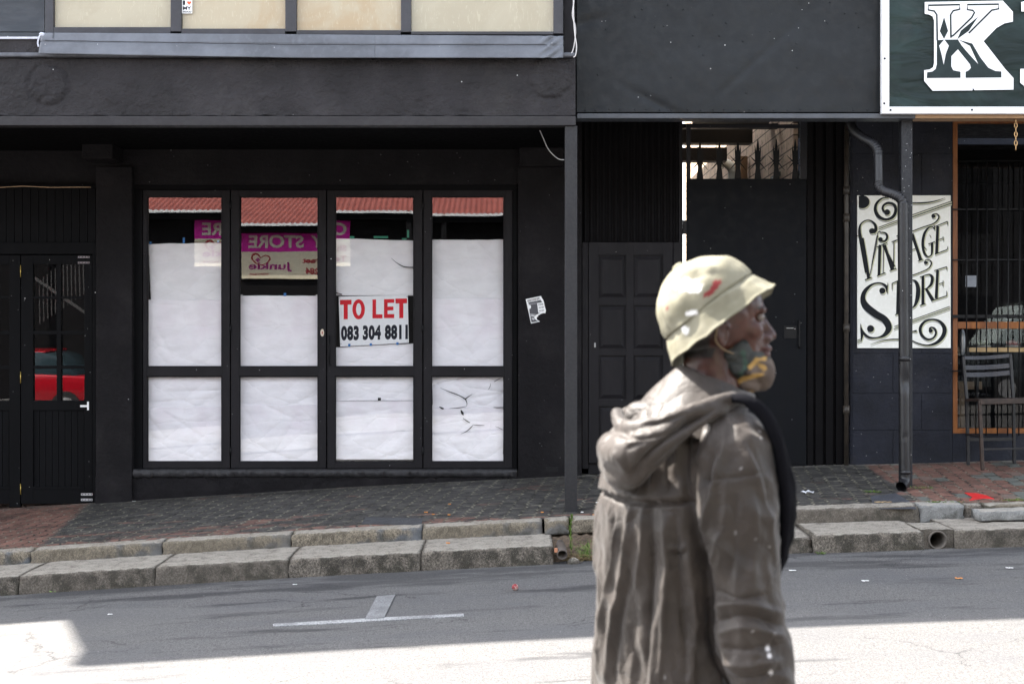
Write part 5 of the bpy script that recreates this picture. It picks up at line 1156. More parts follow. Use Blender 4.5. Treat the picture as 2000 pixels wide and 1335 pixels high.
st_text('Sh', 760, 742, 479, 490, mrd, 'lettering'); st_text('Street', 640, 590, 479, 490, mrd, 'lettering'); st_text('Tel', 760, 735, 499, 511, mrd, 'lettering'); st_text('284', 622, 596, 499, 511, mrd, 'lettering')
hp = [stroke([(x, y, w_) for x, y, w_ in l], 6) for l in ([(508, 494, 1.0), (498, 489, 2.0), (491, 480, 3), (495, 472, 4), (503, 473, 3), (508, 480, 2)], [(508, 480, 1.5), (515, 475, 2.2), (523, 476, 3), (526, 482, 3), (519, 490, 1.6), (508, 494, .8)])]
for h_ in hp: shape2d([h_], lambda u, v: sp(u, v) + Vector((0, .008, 0)), -.004).build('heart', mrd, cs)
shape2d([[(501, 479), (504, 479), (504, 482), (507, 482), (507, 485), (504, 485), (504, 488), (501, 488), (501, 485), (498, 485), (498, 482), (501, 482)]], lambda u, v: sp(u, v) + Vector((0, .008, 0)), -.004).build('cross', mmg, cs)
# posts and windows of the opposite shop, only ever seen in the glass
q = MB()
for x in (-14, -11.2, -8.4, -1.4): q.box(x - .06, x + .06, yo + .3, yo + .42, -1, 4.6)
q.build('veranda_post', m_dk, op)
def opp_house(x0, x1, h, wall, lab, nm):
    t = thing('opposite_house', (x0, yo - .3, g(x0)), lab, 'building'); q = MB()
    q.box(x0, x1, yo - 7, yo - .3, -1, h); q.build('wall', wall, t)
    q = MB(); q.box(x0 - .1, x1 + .1, yo - 7.1, yo - .1, h, h + .2); q.build('parapet', wall, t)
    n = int((x1 - x0) / 2.2)
    for k in range(n):
        for zz in (1.2, 4.2):
            if zz + 1.6 > h: continue
            x = x0 + (k + .5) * (x1 - x0) / n; q = MB(); q.box(x - .5, x + .5, yo - .32, yo - .27, zz, zz + 1.5); q.build('window', m_dk, t)
    return t
opp_house(1.05, 9.2, 6.6, plain('cream opposite wall', (.62, .57, .46), .8), 'unseen cream house across the street, added to bounce sunlight', 'cream')  # pale house added out of view to bounce sunlight onto the shopfronts
opp_house(9.4, 17, 7.2, plain('charcoal opposite wall', (.012, .012, .014), .8), 'charcoal building across the street on the right', 'dark')
# parked red car (behind the camera, seen in the door panes)
def car(cx, cy, zb, col, lab, L=4.0, H=1.42, W=1.7, nm='parked_car', van=False):
    t = thing(nm, (cx, cy, zb), lab, 'car' if not van else 'van')
    pr = [(-2.0, .35), (-2.0, .62), (-1.9, .80), (-1.1, .92), (-.45, .96), (.9, .97), (1.7, .93), (1.95, .80), (2.0, .5), (1.98, .33)] if not van else [(-2.3, .35), (-2.3, .9), (-2.15, 1.12), (-1.5, 1.25), (2.3, 1.25), (2.35, .5), (2.3, .33)]
    sec = []
    ys = [-1, -.97, -.9, 0, .9, .97, 1]
    for s_ in ys:
        k = {1: .955, .97: .985, .9: 1.0, 0: 1.0}[abs(s_)]
        sec.append([Vector((cx + a, cy + s_ * W / 2, zb + .33 + (b - .33) * k)) for a, b in pr])
    q = MB(); q.rows(sec, True, True); mc = M('car paint ' + nm + str(cx)); body = q.build('body', mc.done(col, .25, None, Coat_Weight=.8), t, .02)
    gh = [(-1.0, .93), (-.45, H - .04), (-.2, H), (.8, H), (1.15, H - .1), (1.6, .93)] if not van else [(-1.55, 1.22), (-.95, 2.0), (-.7, 2.08), (2.2, 2.08), (2.32, 1.22)]
    q = MB(); q.rows([[Vector((cx + a * (1 - .04 * abs(s_)), cy + s_ * W / 2 * (1 - .18 * (b - .93)), zb + b)) for a, b in gh] for s_ in (-.96, 0, .96)], True, True); q.build('cabin', plain('tinted glass' + nm, (.03, .05, .06) if not van else (.42, .50, .50), .1 if not van else .4), t, .02)
    q = MB(); rz = H if not van else 2.08; q.box(cx + gh[2][0] - .15, cx + gh[3][0] + .05, cy - W * .42, cy + W * .42, zb + rz - .02, zb + rz + .02); q.build('roof', mc.m, t, .02)
    for sx in (-1.25, 1.3):
        for sy in (-1, 1):
            q = MB(); a = Vector((cx + sx, cy + sy * (W / 2 - .16), zb + .31)); b_ = a + Vector((0, sy * .17, 0)); q.tube([a, b_], .31, 28); wo = q.build('wheel', plain('tyre', (.02, .02, .02), .8), t)
            q = MB(); q.tube([b_, b_ + Vector((0, sy * .008, 0))], .19, 20); q.build('rim', m_steelplate, wo)
    for s_ in (-1, 1):
        q = MB(); q.box(cx + .35, cx + .55, cy + s_ * W / 2 * .99, cy + s_ * (W / 2 + .025), zb + .80, zb + .83); q.build('door_handle', m_dk, t)
        q = MB(); q.ell((cx - 1.95, cy + s_ * .55, zb + .68), (.05, .16, .08), 14, 10); q.build('headlight', m_white, t)
    return t
car(-10.5, -16.6, g(-10) + .05, (.50, .006, .018), 'red hatchback parked across the street', nm='parked_car')
car(11.4, -16.6, g(11) + .05, (.055, .065, .070), 'grey van parked across the street', nm='parked_van', van=True, W=1.9)
# stair railing seen in the left door glass
rl = thing('stair_railing', (-11.3, -18.4, g(-11)), 'white stair railing against the opposite shop', 'railing')
for k in range(14):
    q = MB(); x = -10.6 + k * .09; q.bar(Vector((x, -18.4, 1.3 + k * .06)), Vector((x, -18.4, 2.3 + k * .06)), .02, .02); q.build('baluster', plain('white rail', (.07, .07, .07), .5) if k == 0 else bpy.data.materials['white rail'], rl)
q = MB(); q.bar(Vector((-10.8, -18.38, 2.4)), Vector((-9.2, -18.38, 1.3)), .06, .06); q.build('handrail', bpy.data.materials['white rail'], rl)
#MAN#
# ------------------------------------------------------------------ the person in the foreground
def MM(px, py, d): return Vector(((px - 1000) / F * d, CY + d, CZ + (667.5 - py) / F * d))
HD = 2.95; KP = HD / F
def H(px, py, dy=0.0): v = MM(px, py, HD); v.y += dy; return v
def remesh(mb, voxel, it=3, fac=.5):
    me = mb.mesh('tmp'); ob = bpy.data.objects.new('tmp', me); COL.objects.link(ob)
    m_ = ob.modifiers.new('r', 'REMESH'); m_.mode = 'VOXEL'; m_.voxel_size = voxel
    if it: s_ = ob.modifiers.new('s', 'SMOOTH'); s_.factor = fac; s_.iterations = it
    dg = bpy.context.evaluated_depsgraph_get(); out = bpy.data.meshes.new_from_object(ob.evaluated_get(dg))
    bpy.data.objects.remove(ob); bpy.data.meshes.remove(me); return out
def link_mesh(me, name, mat, parent, label=None):
    org = ORG[parent]; n = len(me.vertices); c = np.empty(n * 3); me.vertices.foreach_get('co', c); c = c.reshape(-1, 3) - np.array(org)
    me.vertices.foreach_set('co', c.ravel()); me.polygons.foreach_set('use_smooth', [True] * len(me.polygons)); me.materials.clear(); me.materials.append(mat); me.name = name; me.update()
    o = bpy.data.objects.new(name, me); COL.objects.link(o); o.parent = parent; ORG[o] = org
    if label: o['label'] = label
    return o
def arrays(me):
    n = len(me.vertices); c = np.empty(n * 3); me.vertices.foreach_get('co', c); c = c.reshape(-1, 3)
    nn = np.empty(n * 3); me.vertices.foreach_get('normal', nn); nn = nn.reshape(-1, 3)
    d = c[:, 1] - CY; px = 1000 + F * c[:, 0] / d; py = 667.5 - F * (c[:, 2] - CZ) / d; return c, nn, px, py
def polydist(px, py, pts):
    best = np.full(px.shape, 1e9); tt = np.zeros(px.shape); L = 0; tot = sum(math.dist(a[:2], b[:2]) for a, b in zip(pts[:-1], pts[1:]))
    for a, b in zip(pts[:-1], pts[1:]):
        dx, dy = b[0] - a[0], b[1] - a[1]; l2 = dx * dx + dy * dy; t = np.clip(((px - a[0]) * dx + (py - a[1]) * dy) / l2, 0, 1)
        q = np.hypot(px - a[0] - t * dx, py - a[1] - t * dy); k = q < best; best = np.where(k, q, best); tt = np.where(k, (L + t * math.sqrt(l2)) / tot, tt); L += math.sqrt(l2)
    return best, tt
def vnoise(c, sx, sy, sz, seed): return np.array([noise.noise(Vector((a * sx + seed, b * sy, d * sz))) for a, b, d in c])
FK = 1.0
def apply_folds(me, folds, facing=None, extra=None):
    c, nn, px, py = arrays(me); disp = np.zeros(len(c)); cam_side = np.clip((.25 - nn[:, 1]) * 3, 0, 1)
    for f in folds:
        amp, sg, pts = f[0], f[1], f[2]
        sp_ = spline([(p[0], p[1]) for p in pts], 5) if len(pts) > 2 else pts
        d, t = polydist(px, py, sp_); disp += FK * amp * .001 * np.exp(-(d / sg) ** 1.25) * np.clip(np.sin(np.pi * (t * .9 + .05)) * 1.6, 0, 1) * cam_side
    if extra is not None: disp += extra(c, nn, px, py, cam_side)
    c = c + nn * disp[:, None]; me.vertices.foreach_set('co', c.ravel()); me.update(); return me
YAWB = R(34)
def torso_row(py, L, Rr, b, dc=2.98, n=72, pw=2.3):
    cx = (L + Rr) / 2; xh = (Rr - L) / 2 * dc / F; ct, st_ = math.cos(YAWB), math.sin(YAWB)
    b = min(b, xh * .97 / st_ * .9); a = math.sqrt(max(xh * xh - (b * st_) ** 2, 1e-4)) / ct; c = MM(cx, py, dc); out = []
    for k in range(n):
        t = 2 * math.pi * k / n; u = math.copysign(abs(math.cos(t)) ** (2 / pw), math.cos(t)) * a; v = math.copysign(abs(math.sin(t)) ** (2 / pw), math.sin(t)) * b
        out.append(c + Vector((u * ct - v * -st_ * -1, u * st_ + v * ct, 0)) if False else c + Vector((u * ct - v * st_, u * st_ + v * ct, 0)))
    # keep the outline where it was measured
    mx = max((p.x - c.x) for p in out); k_ = xh / mx
    return [Vector((c.x + (p.x - c.x) * k_, p.y, p.z)) for p in out]
man = thing('person', (H(1370, 0).x, CY + HD, g(.4)), 'man in khaki bucket hat, grey brown hooded jacket and camouflage chin mask, facing right', 'person')
T_ROWS = [(735, 1345, 1440, .055), (765, 1305, 1468, .10), (792, 1272, 1492, .15), (828, 1238, 1510, .185), (872, 1208, 1526, .20), (930, 1188, 1540, .20), (985, 1176, 1546, .20), (1040, 1170, 1542, .20), (1110, 1165, 1524, .20), (1200, 1163, 1500, .20), (1335, 1160, 1485, .205), (1450, 1158, 1480, .21), (1570, 1158, 1478, .21)]
def interp_rows(rows, step=14):
    sp_ = spline([tuple(map(float, r_)) for r_ in rows], 6); return sp_
jk = MB(); jk.rows([torso_row(*r_) for r_ in interp_rows(T_ROWS)], True, True)
def arm_rows(rows, d, n=40):
    out = []
    for (py, L, Rr, ry, dd) in interp_rows(rows):
        c = MM((L + Rr) / 2, py, dd); rx = (Rr - L) / 2 * dd / F; out.append([c + Vector((rx * math.cos(2 * math.pi * k / n), ry * math.sin(2 * math.pi * k / n), 0)) for k in range(n)])
    return out
ARM = [(788, 1418, 1446, .015, 2.84), (800, 1395, 1468, .04, 2.83), (830, 1368, 1494, .062, 2.815), (880, 1350, 1510, .074, 2.80), (980, 1345, 1518, .078, 2.79), (1060, 1362, 1520, .072, 2.785), (1130, 1384, 1524, .066, 2.775), (1200, 1391, 1535, .066, 2.765), (1262, 1400, 1547, .064, 2.75), (1335, 1428, 1550, .060, 2.74), (1400, 1450, 1552, .052, 2.73), (1455, 1468, 1552, .045, 2.72)]
jk.rows(arm_rows(ARM, 2.8), True, True)
jk.tube([MM(1300, 850, 3.12), MM(1235, 930, 3.13), MM(1208, 1010, 3.12), MM(1203, 1095, 3.10), MM(1235, 1180, 3.12), MM(1300, 1290, 3.18), MM(1350, 1360, 3.22)], [.06, .058, .055, .053, .05, .045, .04], 24)
jme = remesh(jk, .0042, 4, .6)
FOLDS = [(-13, 6.5, [(1343, 880), (1343, 950), (1358, 1040), (1377, 1110), (1386, 1200), (1392, 1260), (1422, 1335)]),
    (7, 6, [(1302, 855), (1290, 910), (1281, 965)]), (-5, 6, [(1316, 850), (1308, 920), (1303, 968)]), (6, 5, [(1336, 838), (1331, 880), (1322, 930)]), (-4, 6, [(1262, 900), (1256, 950), (1250, 972)]), (5, 6, [(1236, 930), (1232, 970)]),
    (9, 8, [(1216, 985), (1198, 1090), (1178, 1200), (1168, 1330)]), (-7, 6, [(1204, 1000), (1188, 1090), (1170, 1210)]), (9, 8, [(1240, 985), (1226, 1080), (1204, 1190), (1184, 1320)]), (-8, 7, [(1232, 1110), (1212, 1200), (1196, 1330)]),
    (6, 7, [(1262, 985), (1254, 1070), (1240, 1150)]), (-7, 7, [(1276, 1000), (1270, 1120), (1262, 1335)]), (7, 9, [(1296, 985), (1302, 1100), (1296, 1220), (1288, 1335)]), (-7, 8, [(1322, 1005), (1324, 1110), (1336, 1240), (1340, 1335)]), (5, 8, [(1342, 1060), (1354, 1150), (1362, 1240)]),
    (5, 5, [(1305, 1066), (1325, 1072), (1338, 1066)]), (-5, 4, [(1308, 1078), (1328, 1080), (1340, 1076)]),
    (7, 8, [(1412, 862), (1388, 960), (1368, 1040)]), (-5, 7, [(1395, 880), (1378, 950)]), (5, 8, [(1442, 850), (1470, 905), (1497, 985), (1510, 1070)]), (-4, 7, [(1460, 860), (1490, 930), (1508, 1000)]), (4, 10, [(1420, 930), (1410, 1040), (1402, 1120)]), (-4, 9, [(1440, 950), (1436, 1060), (1430, 1130)]),
    (4, 7, [(1470, 960), (1478, 1040), (1470, 1120)]), (-6, 6, [(1392, 1150), (1440, 1170), (1500, 1160)]), (6, 7, [(1392, 1185), (1445, 1178), (1525, 1196)]), (-6, 6, [(1400, 1212), (1455, 1202), (1530, 1222)]), (5, 7, [(1402, 1238), (1450, 1226), (1535, 1243)]), (-5, 6, [(1404, 1262), (1455, 1268), (1540, 1254)]), (6, 7, [(1408, 1290), (1460, 1300), (1535, 1286)]), (-5, 6, [(1425, 1322), (1480, 1322), (1540, 1304)]),
    (-3, 2.4, [(1366, 938), (1410, 934), (1455, 929), (1500, 921)]), (4, 5, [(1388, 1100), (1396, 1070), (1405, 1040)]), (-5, 4, [(1388, 1118), (1380, 1100), (1372, 1080)]), (7, 7, [(1352, 800), (1350, 840), (1344, 880)]), (-5, 5, [(1362, 815), (1360, 860), (1352, 900)])]
def yoke(c, nn, px, py, cs):
    xs = [1150, 1180, 1215, 1260, 1300, 1350]; ln = np.interp(px, xs, [948, 956, 971, 979, 977, 974])
    a = (py < ln) * np.clip((1352 - px) / 10, 0, 1) * np.clip((py - 780) / 40, 0, 1) * .013 * cs
    a -= .010 * np.exp(-((py - ln - 5) / 4.5) ** 2) * np.clip((1345 - px) / 8, 0, 1) * cs
    c2 = c
    a += .007 * (.45 - np.abs(vnoise(c2, 13, 13, 4.5, 31)) * 2) * (px < 1360) + .006 * (.4 - np.abs(vnoise(c2 @ np.array([[.8, 0, .6], [0, 1, 0], [-.6, 0, .8]]), 8, 14, 22, 17)) * 2) * (px >= 1360) + .0035 * (.4 - np.abs(vnoise(c2, 26, 26, 12, 41)) * 2)
    a += .003 * vnoise(c2, 22, 22, 5, 3) + .0035 * vnoise(c2, 40, 40, 20, 9) + .006 * vnoise(c2, 9, 9, 6, 5)
    return a
FK = 1.6; apply_folds(jme, FOLDS, extra=yoke); FK = 1.0
# paint flecks and dirt on the cloth as a vertex attribute
def add_attr(me, name, fn):
    c, nn, px, py = arrays(me); v = fn(c, nn, px, py); at = me.color_attributes.new(name, 'FLOAT_COLOR', 'POINT'); v4 = np.ones((len(c), 4)); v4[:, :3] = v; at.data.foreach_set('color', v4.ravel())
def jk_attr(c, nn, px, py):
    v = np.zeros((len(c), 3)); f = nn[:, 1] < .3; wb = vnoise(c, 140, 140, 140, 4) * 2.0
    for (x, y, r_) in ((1499, 1266, 5.5), (1503, 1280, 5.5), (1506, 1312, 5), (1448, 914, 4.5), (1478, 928, 3.5), (1437, 1040, 3.5), (1478, 1052, 3.5), (1503, 1068, 4), (1471, 1231, 3), (1515, 1236, 4), (1483, 842, 4), (1487, 855, 3.5), (1298, 1322, 4), (1490, 1100, 3)):
        v[:, 0] = np.maximum(v[:, 0], np.clip((r_ * (.75 if y > 1250 and x > 1490 else .45) + 1.0 + wb - np.hypot(px - x, (py - y) * .8)) / 3, 0, 1) * f * (.85 if y > 1250 else .45))
    return v
add_attr(jme, 'marks', jk_attr)
def cloth(name, c1, c2, marks=True, rough=.55):
    m = M(name); n = m.noise(7, 5, .6); f = m.noise(260, 2, .5); w_ = m.math('SINE', m.math('MULTIPLY', m.xyz()[2], 2600.0))
    col = m.mix(m.ramp(n, .32, .68), c1, c2); col = m.mix(m.ramp(m.noise(22, 5, .7), .56, .74, 0, .35), col, tuple(min(1, k * 1.5) for k in c2))
    if marks: col = m.mix(m.xyz(m.attr('marks')['Color'])[0], col, (.72, .70, .70))
    wr = m.noise(5, 4, .6); x, y, z = m.xyz(); dv = m.comb(m.math('ADD', x, m.math('MULTIPLY', wr, .25)), y, m.math('ADD', m.math('MULTIPLY', z, .45), m.math('MULTIPLY', m.noise(6, 3, .6), .18)))
    cr = m.voro(9, dv, 'DISTANCE_TO_EDGE'); cr2 = m.voro(34, m.comb(x, y, m.math('ADD', z, m.math('MULTIPLY', wr, .2))), 'DISTANCE_TO_EDGE')
    cb = m.bump(m.math('POWER', cr, .6), .26 if marks else .1, .03, m.bump(m.math('POWER', cr2, .7), .12 if marks else .1, .008))
    return m.done(col, rough, m.bump(m.noise(26, 4, .6, None, .5), .30, .008, cb), Specular_IOR_Level=.28 if marks else .04, Sheen_Weight=.1 if marks else 0.0)
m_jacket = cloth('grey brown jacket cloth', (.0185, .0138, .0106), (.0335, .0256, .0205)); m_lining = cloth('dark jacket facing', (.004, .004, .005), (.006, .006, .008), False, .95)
# split the dark facing at the chest off into its own part
c, nn, px, py = arrays(jme)
edge_y = [735, 770, 790, 830, 880, 940, 1000, 1060, 1120]; edge_x = [1398, 1432, 1452, 1482, 1506, 1517, 1521, 1523, 1524]
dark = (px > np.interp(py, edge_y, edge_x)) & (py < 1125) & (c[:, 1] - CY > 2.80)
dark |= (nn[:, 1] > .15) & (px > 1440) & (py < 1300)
bmj = bmesh.new(); bmj.from_mesh(jme); bmj.faces.ensure_lookup_table()
fsel = [f for f in bmj.faces if all(dark[v.index] for v in f.verts)]
bmd = bmj.copy(); sel_i = set(f.index for f in fsel); bmd.faces.ensure_lookup_table()
bmesh.ops.delete(bmj, geom=fsel, context='FACES'); bmesh.ops.delete(bmd, geom=[f for f in bmd.faces if f.index not in sel_i], context='FACES')
med = bpy.data.meshes.new('facing'); bmd.to_mesh(med); bmj.to_mesh(jme); bmj.free(); bmd.free()
jko = link_mesh(jme, 'jacket', m_jacket, man); link_mesh(med, 'jacket_facing', m_lining, man)
# black strap-like edge of the open jacket
q = MB(); sp_ = spline([tuple(MM(x, y, d)) for x, y, d in ((1395, 790, 2.84), (1430, 778, 2.80), (1462, 782, 2.77), (1492, 810, 2.765), (1516, 860, 2.77), (1528, 920, 2.775), (1535, 985, 2.79), (1530, 1060, 2.81), (1522, 1110, 2.83))], 8)
nsp = len(sp_); q.tube(sp_, [.007 + .006 * math.sin(math.pi * i / (nsp - 1)) for i in range(nsp)], 20); link_mesh(remesh(q, .004, 3), 'jacket_edge', m_lining, man)
# hood
def roll(mb, pts, r_, flat=1.0):
    sp_ = spline([tuple(MM(x, y, d)) for x, y, d in pts], 8); rr = spline([(a, 0.0) for a in r_], 8); mb.tube(sp_, [a[0] for a in rr][:len(sp_)], 22)
hd = MB()
roll(hd, [(1207, 806, 2.92), (1213, 828, 2.85), (1240, 838, 2.79), (1290, 829, 2.76), (1340, 810, 2.76), (1390, 790, 2.79), (1440, 776, 2.82), (1468, 778, 2.86)], [.012, .016, .018, .017, .016, .016, .016, .013])
roll(hd, [(1222, 815, 3.02), (1245, 812, 2.96), (1280, 805, 2.92), (1320, 790, 2.90)], [.02, .03, .03, .03])
roll(hd, [(1196, 872, 2.94), (1206, 884, 2.84), (1240, 882, 2.77), (1290, 860, 2.75), (1340, 832, 2.76), (1390, 806, 2.78), (1430, 790, 2.82)], [.030, .040, .038, .028, .020, .017, .012])
roll(hd, [(1194, 890, 2.95), (1208, 916, 2.86), (1230, 926, 2.80), (1258, 908, 2.77), (1300, 872, 2.77), (1350, 836, 2.79)], [.028, .034, .030, .022, .016, .012])
roll(hd, [(1215, 868, 3.02), (1250, 880, 2.96), (1290, 870, 2.93), (1340, 840, 2.92)], [.05, .06, .06, .05])
hme = remesh(hd, .0042, 5, .6)
FK = 1.8; apply_folds(hme, [(-8, 5, [(1215, 846), (1250, 856), (1300, 845), (1350, 822), (1400, 798)]), (5, 5, [(1230, 866), (1280, 852), (1330, 832)]), (-9, 6, [(1232, 930), (1262, 892), (1310, 852), (1370, 812)]), (-4, 4, [(1224, 876), (1245, 866), (1262, 862)]), (5, 6, [(1195, 880), (1215, 905), (1228, 925)]), (-4, 4, [(1260, 830), (1300, 822), (1340, 806)])], extra=lambda c, nn, px, py, cs: .004 * vnoise(c, 18, 18, 18, 2) + .002 * vnoise(c, 45, 45, 45, 7))
FK = 1.0; add_attr(hme, 'marks', lambda c, nn, px, py: np.zeros((len(c), 3)))
link_mesh(hme, 'hood', m_jacket, man)
# collar: outer wall, rim, inner wall
def ring(L, pL, Rr, pR, b, n=64, dc=2.95):
    c = MM((L + Rr) / 2, (pL + pR) / 2, dc); xh = (Rr - L) / 2 * dc / F; dz = (pL - pR) / 2 * dc / F
    return [c + Vector((xh * math.cos(2 * math.pi * k / n), b * math.sin(2 * math.pi * k / n), dz * math.cos(2 * math.pi * k / n))) for k in range(n)]
cl = MB(); cl.rows([ring(1215, 840, 1490, 850, .17), ring(1238, 800, 1486, 815, .135), ring(1268, 766, 1480, 797, .112), ring(1298, 738, 1474, 783, .092), ring(1318, 720, 1468, 772, .080), ring(1327, 712, 1464, 766, .075), ring(1333, 714, 1459, 768, .070), ring(1334, 740, 1450, 790, .066), ring(1330, 800, 1450, 830, .066)], True, False)
def solid(me_mb, t):
    o = me_mb; return o
clm = cl.mesh('collar'); apply_folds(clm, [], extra=lambda c, nn, px, py, cs: .005 * vnoise(c, 14, 14, 9, 4) + .003 * vnoise(c, 30, 30, 12, 6))
add_attr(clm, 'marks', lambda c, nn, px, py: np.zeros((len(c), 3)))
co_ = link_mesh(clm, 'collar', m_jacket, man); ss_ = co_.modifiers.new('s', 'SUBSURF'); ss_.levels = 1; ss_.render_levels = 1
# body: head, neck, trunk, arms, hands and legs in one surface
bd = MB(); E = lambda px, py, dy, rx, ry, rz, rot=None: bd.ell(H(px, py, dy), (rx, ry, rz), 28, 20, rot)
E(1390, 612, 0, .100, .076, .100); E(1440, 600, 0, .054, .060, .058); E(1448, 640, 0, .046, .054, .052); E(1442, 690, 0, .050, .047, .048); E(1474, 732, 0, .024, .026, .020); E(1452, 668, 0, .044, .044, .050); E(1420, 700, 0, .040, .050, .034)
E(1484, 604, 0, .012, .044, .010); E(1483, 606, -.026, .010, .018, .008); E(1483, 606, .026, .010, .018, .008)
bd.tube([H(1486, 616), H(1494, 634), H(1503, 651)], [.0075, .0095, .0115], 16); E(1502, 655, 0, .0150, .0135, .0125); E(1494, 661, -.014, .0125, .009, .0095); E(1494, 661, .014, .0125, .009, .0095)
E(1488, 674, 0, .014, .022, .010); E(1494, 680, 0, .0150, .024, .0085); E(1492, 692, 0, .0150, .021, .0085); E(1484, 705, 0, .018, .024, .016)
for s_ in (-1, 1):
    E(1461, 645, s_ * .036, .026, .018, .020); E(1452, 690, s_ * .028, .030, .016, .03)
    bd.tube([H(1414, 642, s_ * .076), H(1407, 633, s_ * .080), H(1395, 634, s_ * .084), H(1388, 646, s_ * .085), H(1391, 660, s_ * .083), H(1398, 670, s_ * .079)], .0048, 10)
    E(1400, 671, s_ * .077, .0085, .0055, .009); E(1402, 655, s_ * .074, .013, .006, .020); bd.tube([H(1401, 641, s_ * .081), H(1397, 650, s_ * .082), H(1399, 660, s_ * .080)], .0035, 8)
bd.rows([[H((1332 + 1442) / 2 + k_, py, 0) + Vector(((xr) * math.cos(2 * math.pi * k / 28), yr * math.sin(2 * math.pi * k / 28), 0)) for k in range(28)] for (py, k_, xr, yr) in ((650, -5, .052, .052), (690, 0, .056, .055), (730, 3, .060, .058), (775, 0, .066, .066), (820, -5, .08, .10))], True, True)
tr = MB()
def T(pts, rr, n=18): bd.tube([Vector(p) for p in spline([tuple(p) for p in pts], 4)], [a[0] for a in spline([(x, 0.0) for x in rr], 4)], n)
T([H(1370, 830), H(1365, 930, .01), H(1340, 1100, .02), H(1335, 1300, .02), H(1335, 1450, .02), H(1335, 1530, .02)], [.09, .12, .115, .11, .12, .11])
T([MM(1405, 880, 2.87), MM(1432, 900, 2.82), MM(1440, 1000, 2.79), MM(1455, 1120, 2.78), MM(1480, 1260, 2.76), MM(1505, 1400, 2.735), MM(1512, 1450, 2.725)], [.045, .05, .045, .04, .038, .030, .025])
T([MM(1320, 850, 3.08), MM(1250, 900, 3.12), MM(1210, 1020, 3.12), MM(1205, 1090, 3.10), MM(1240, 1180, 3.12), MM(1300, 1290, 3.18), MM(1365, 1385, 3.22)], [.045, .045, .042, .038, .036, .030, .025])
def hand(wrist, dn, fwd, side):
    dn = dn.normalized(); fwd = (fwd - dn * fwd.dot(dn)).normalized(); sd = dn.cross(fwd).normalized()
    m4 = Matrix((fwd, sd, dn)).transposed(); bd.ell(wrist + dn * .045, (.036, .015, .052), 20, 14, m4)
    for k, (off, l) in enumerate(((.028, .072), (.010, .080), (-.008, .075), (-.025, .058))):
        b_ = wrist + dn * .082 + fwd * off; bd.tube([b_ - dn * .02, b_ + dn * l * .35 + sd * side * .004, b_ + dn * l * .7 + sd * side * .015, b_ + dn * l * .95 + sd * side * .030], [.009, .0088, .008, .0068], 12)
    b_ = wrist + dn * .03 + fwd * .030; bd.tube([b_, b_ + fwd * .018 + dn * .022 + sd * side * .006, b_ + fwd * .026 + dn * .05 + sd * side * .012, b_ + fwd * .024 + dn * .07 + sd * side * .018], [.012, .0105, .0095, .0075], 12)
hand(MM(1513, 1456, 2.722), Vector((.12, -.03, -1)), Vector((1, .1, 0)), 1); hand(MM(1372, 1392, 3.225), Vector((.35, .05, -1)), Vector((1, .1, 0)), -1)
hz = H(1335, 1530).z; fx = H(1335, 0).x
lf = [(-.10, fx - .02, fx - .10), (.10, fx + .05, fx + .20)]
LEG = []
for (dy, kx_, ax) in lf:
    yy_ = CY + HD + dy; gz_ = g(ax); kn = Vector((kx_ + .02, yy_, .50)); an = Vector((ax, yy_, gz_ + .10)); hip = Vector((fx, yy_ * 1, hz + .02)); LEG.append((hip, kn, an))
    T([hip, kn, an], [.09, .055, .038]); bd.tube([an, an - Vector((0, 0, .06)), an + Vector((.12, 0, -.065))], [.035, .036, .028], 14)
bme = remesh(bd, .0034, 3, .55)
def faceshape(c, nn, px, py, cs):
    y = c[:, 1] - CY - HD; a = np.zeros(len(c))
    for s_ in (-1, 1):
        d = np.hypot((px - 1484) / 9, (py - 619) / 6.5); a -= .006 * np.exp(-d ** 2) * (np.abs(y - s_ * .028) < .03)
    a -= .0022 * np.exp(-((py - 686.5) / 2.2) ** 2) * (px > 1484) * (np.abs(y) < .022)
    a += .0015 * vnoise(c, 60, 60, 60, 2)
    return a
apply_folds(bme, [(-2.0, 2.5, [(1487, 655), (1482, 668), (1479, 680)])], extra=faceshape)
def skin_attr(c, nn, px, py):
    v = np.zeros((len(c), 3)); y = np.abs(c[:, 1] - CY - HD)
    v[:, 0] = np.clip(1.5 - np.hypot((px - 1496) / 9, (py - 686) / 8), 0, 1) * (y < .03)           # lips
    v[:, 1] = np.clip(1.3 - np.hypot((px - 1484) / 9, (py - 601) / 3), 0, 1) * (y > .010) * (y < .05)   # brows
    hair = (px < 1412 + (640 - py) * .35) & (py < 700) & ~((px > 1385) & (px < 1420) & (py > 632) & (py < 680)) & (px < 1440)
    v[:, 2] = hair * 1.0 + ((px > 1418) & (px < 1475) & (py > 690) & (py < 720)) * .5
    return v
add_attr(bme, 'tone', skin_attr)
def skinm():
    m = M('dark brown skin'); n = m.noise(30, 5, .6); at = m.xyz(m.attr('tone')['Color'])
    col = m.mix(m.ramp(n, .3, .7), (.026, .0065, .0034), (.050, .0142, .0075)); col = m.mix(at[0], col, (.045, .014, .015)); col = m.mix(at[1], col, (.012, .008, .007)); col = m.mix(at[2], col, (.008, .007, .007))
    return m.done(col, .38, m.bump(m.noise(180, 3, .6), .15, .001), Specular_IOR_Level=.36, Subsurface_Weight=.12, Subsurface_Scale=.01)
body = link_mesh(bme, 'body', skinm(), man)
for s_ in (-1, 1):
    q = MB(); q.ell(H(1479.5, 619.5, s_ * .027), (.0105, .0105, .0095), 18, 12); link_mesh(q.mesh('eye'), 'eye', plain('eye white', (.10, .08, .07), .25) if s_ < 0 else bpy.data.materials['eye white'], man)
    q = MB(); q.ell(H(1488, 619.5, s_ * .028), (.0035, .0048, .0048), 12, 8); link_mesh(q.mesh('iris'), 'iris', m_dk, man)
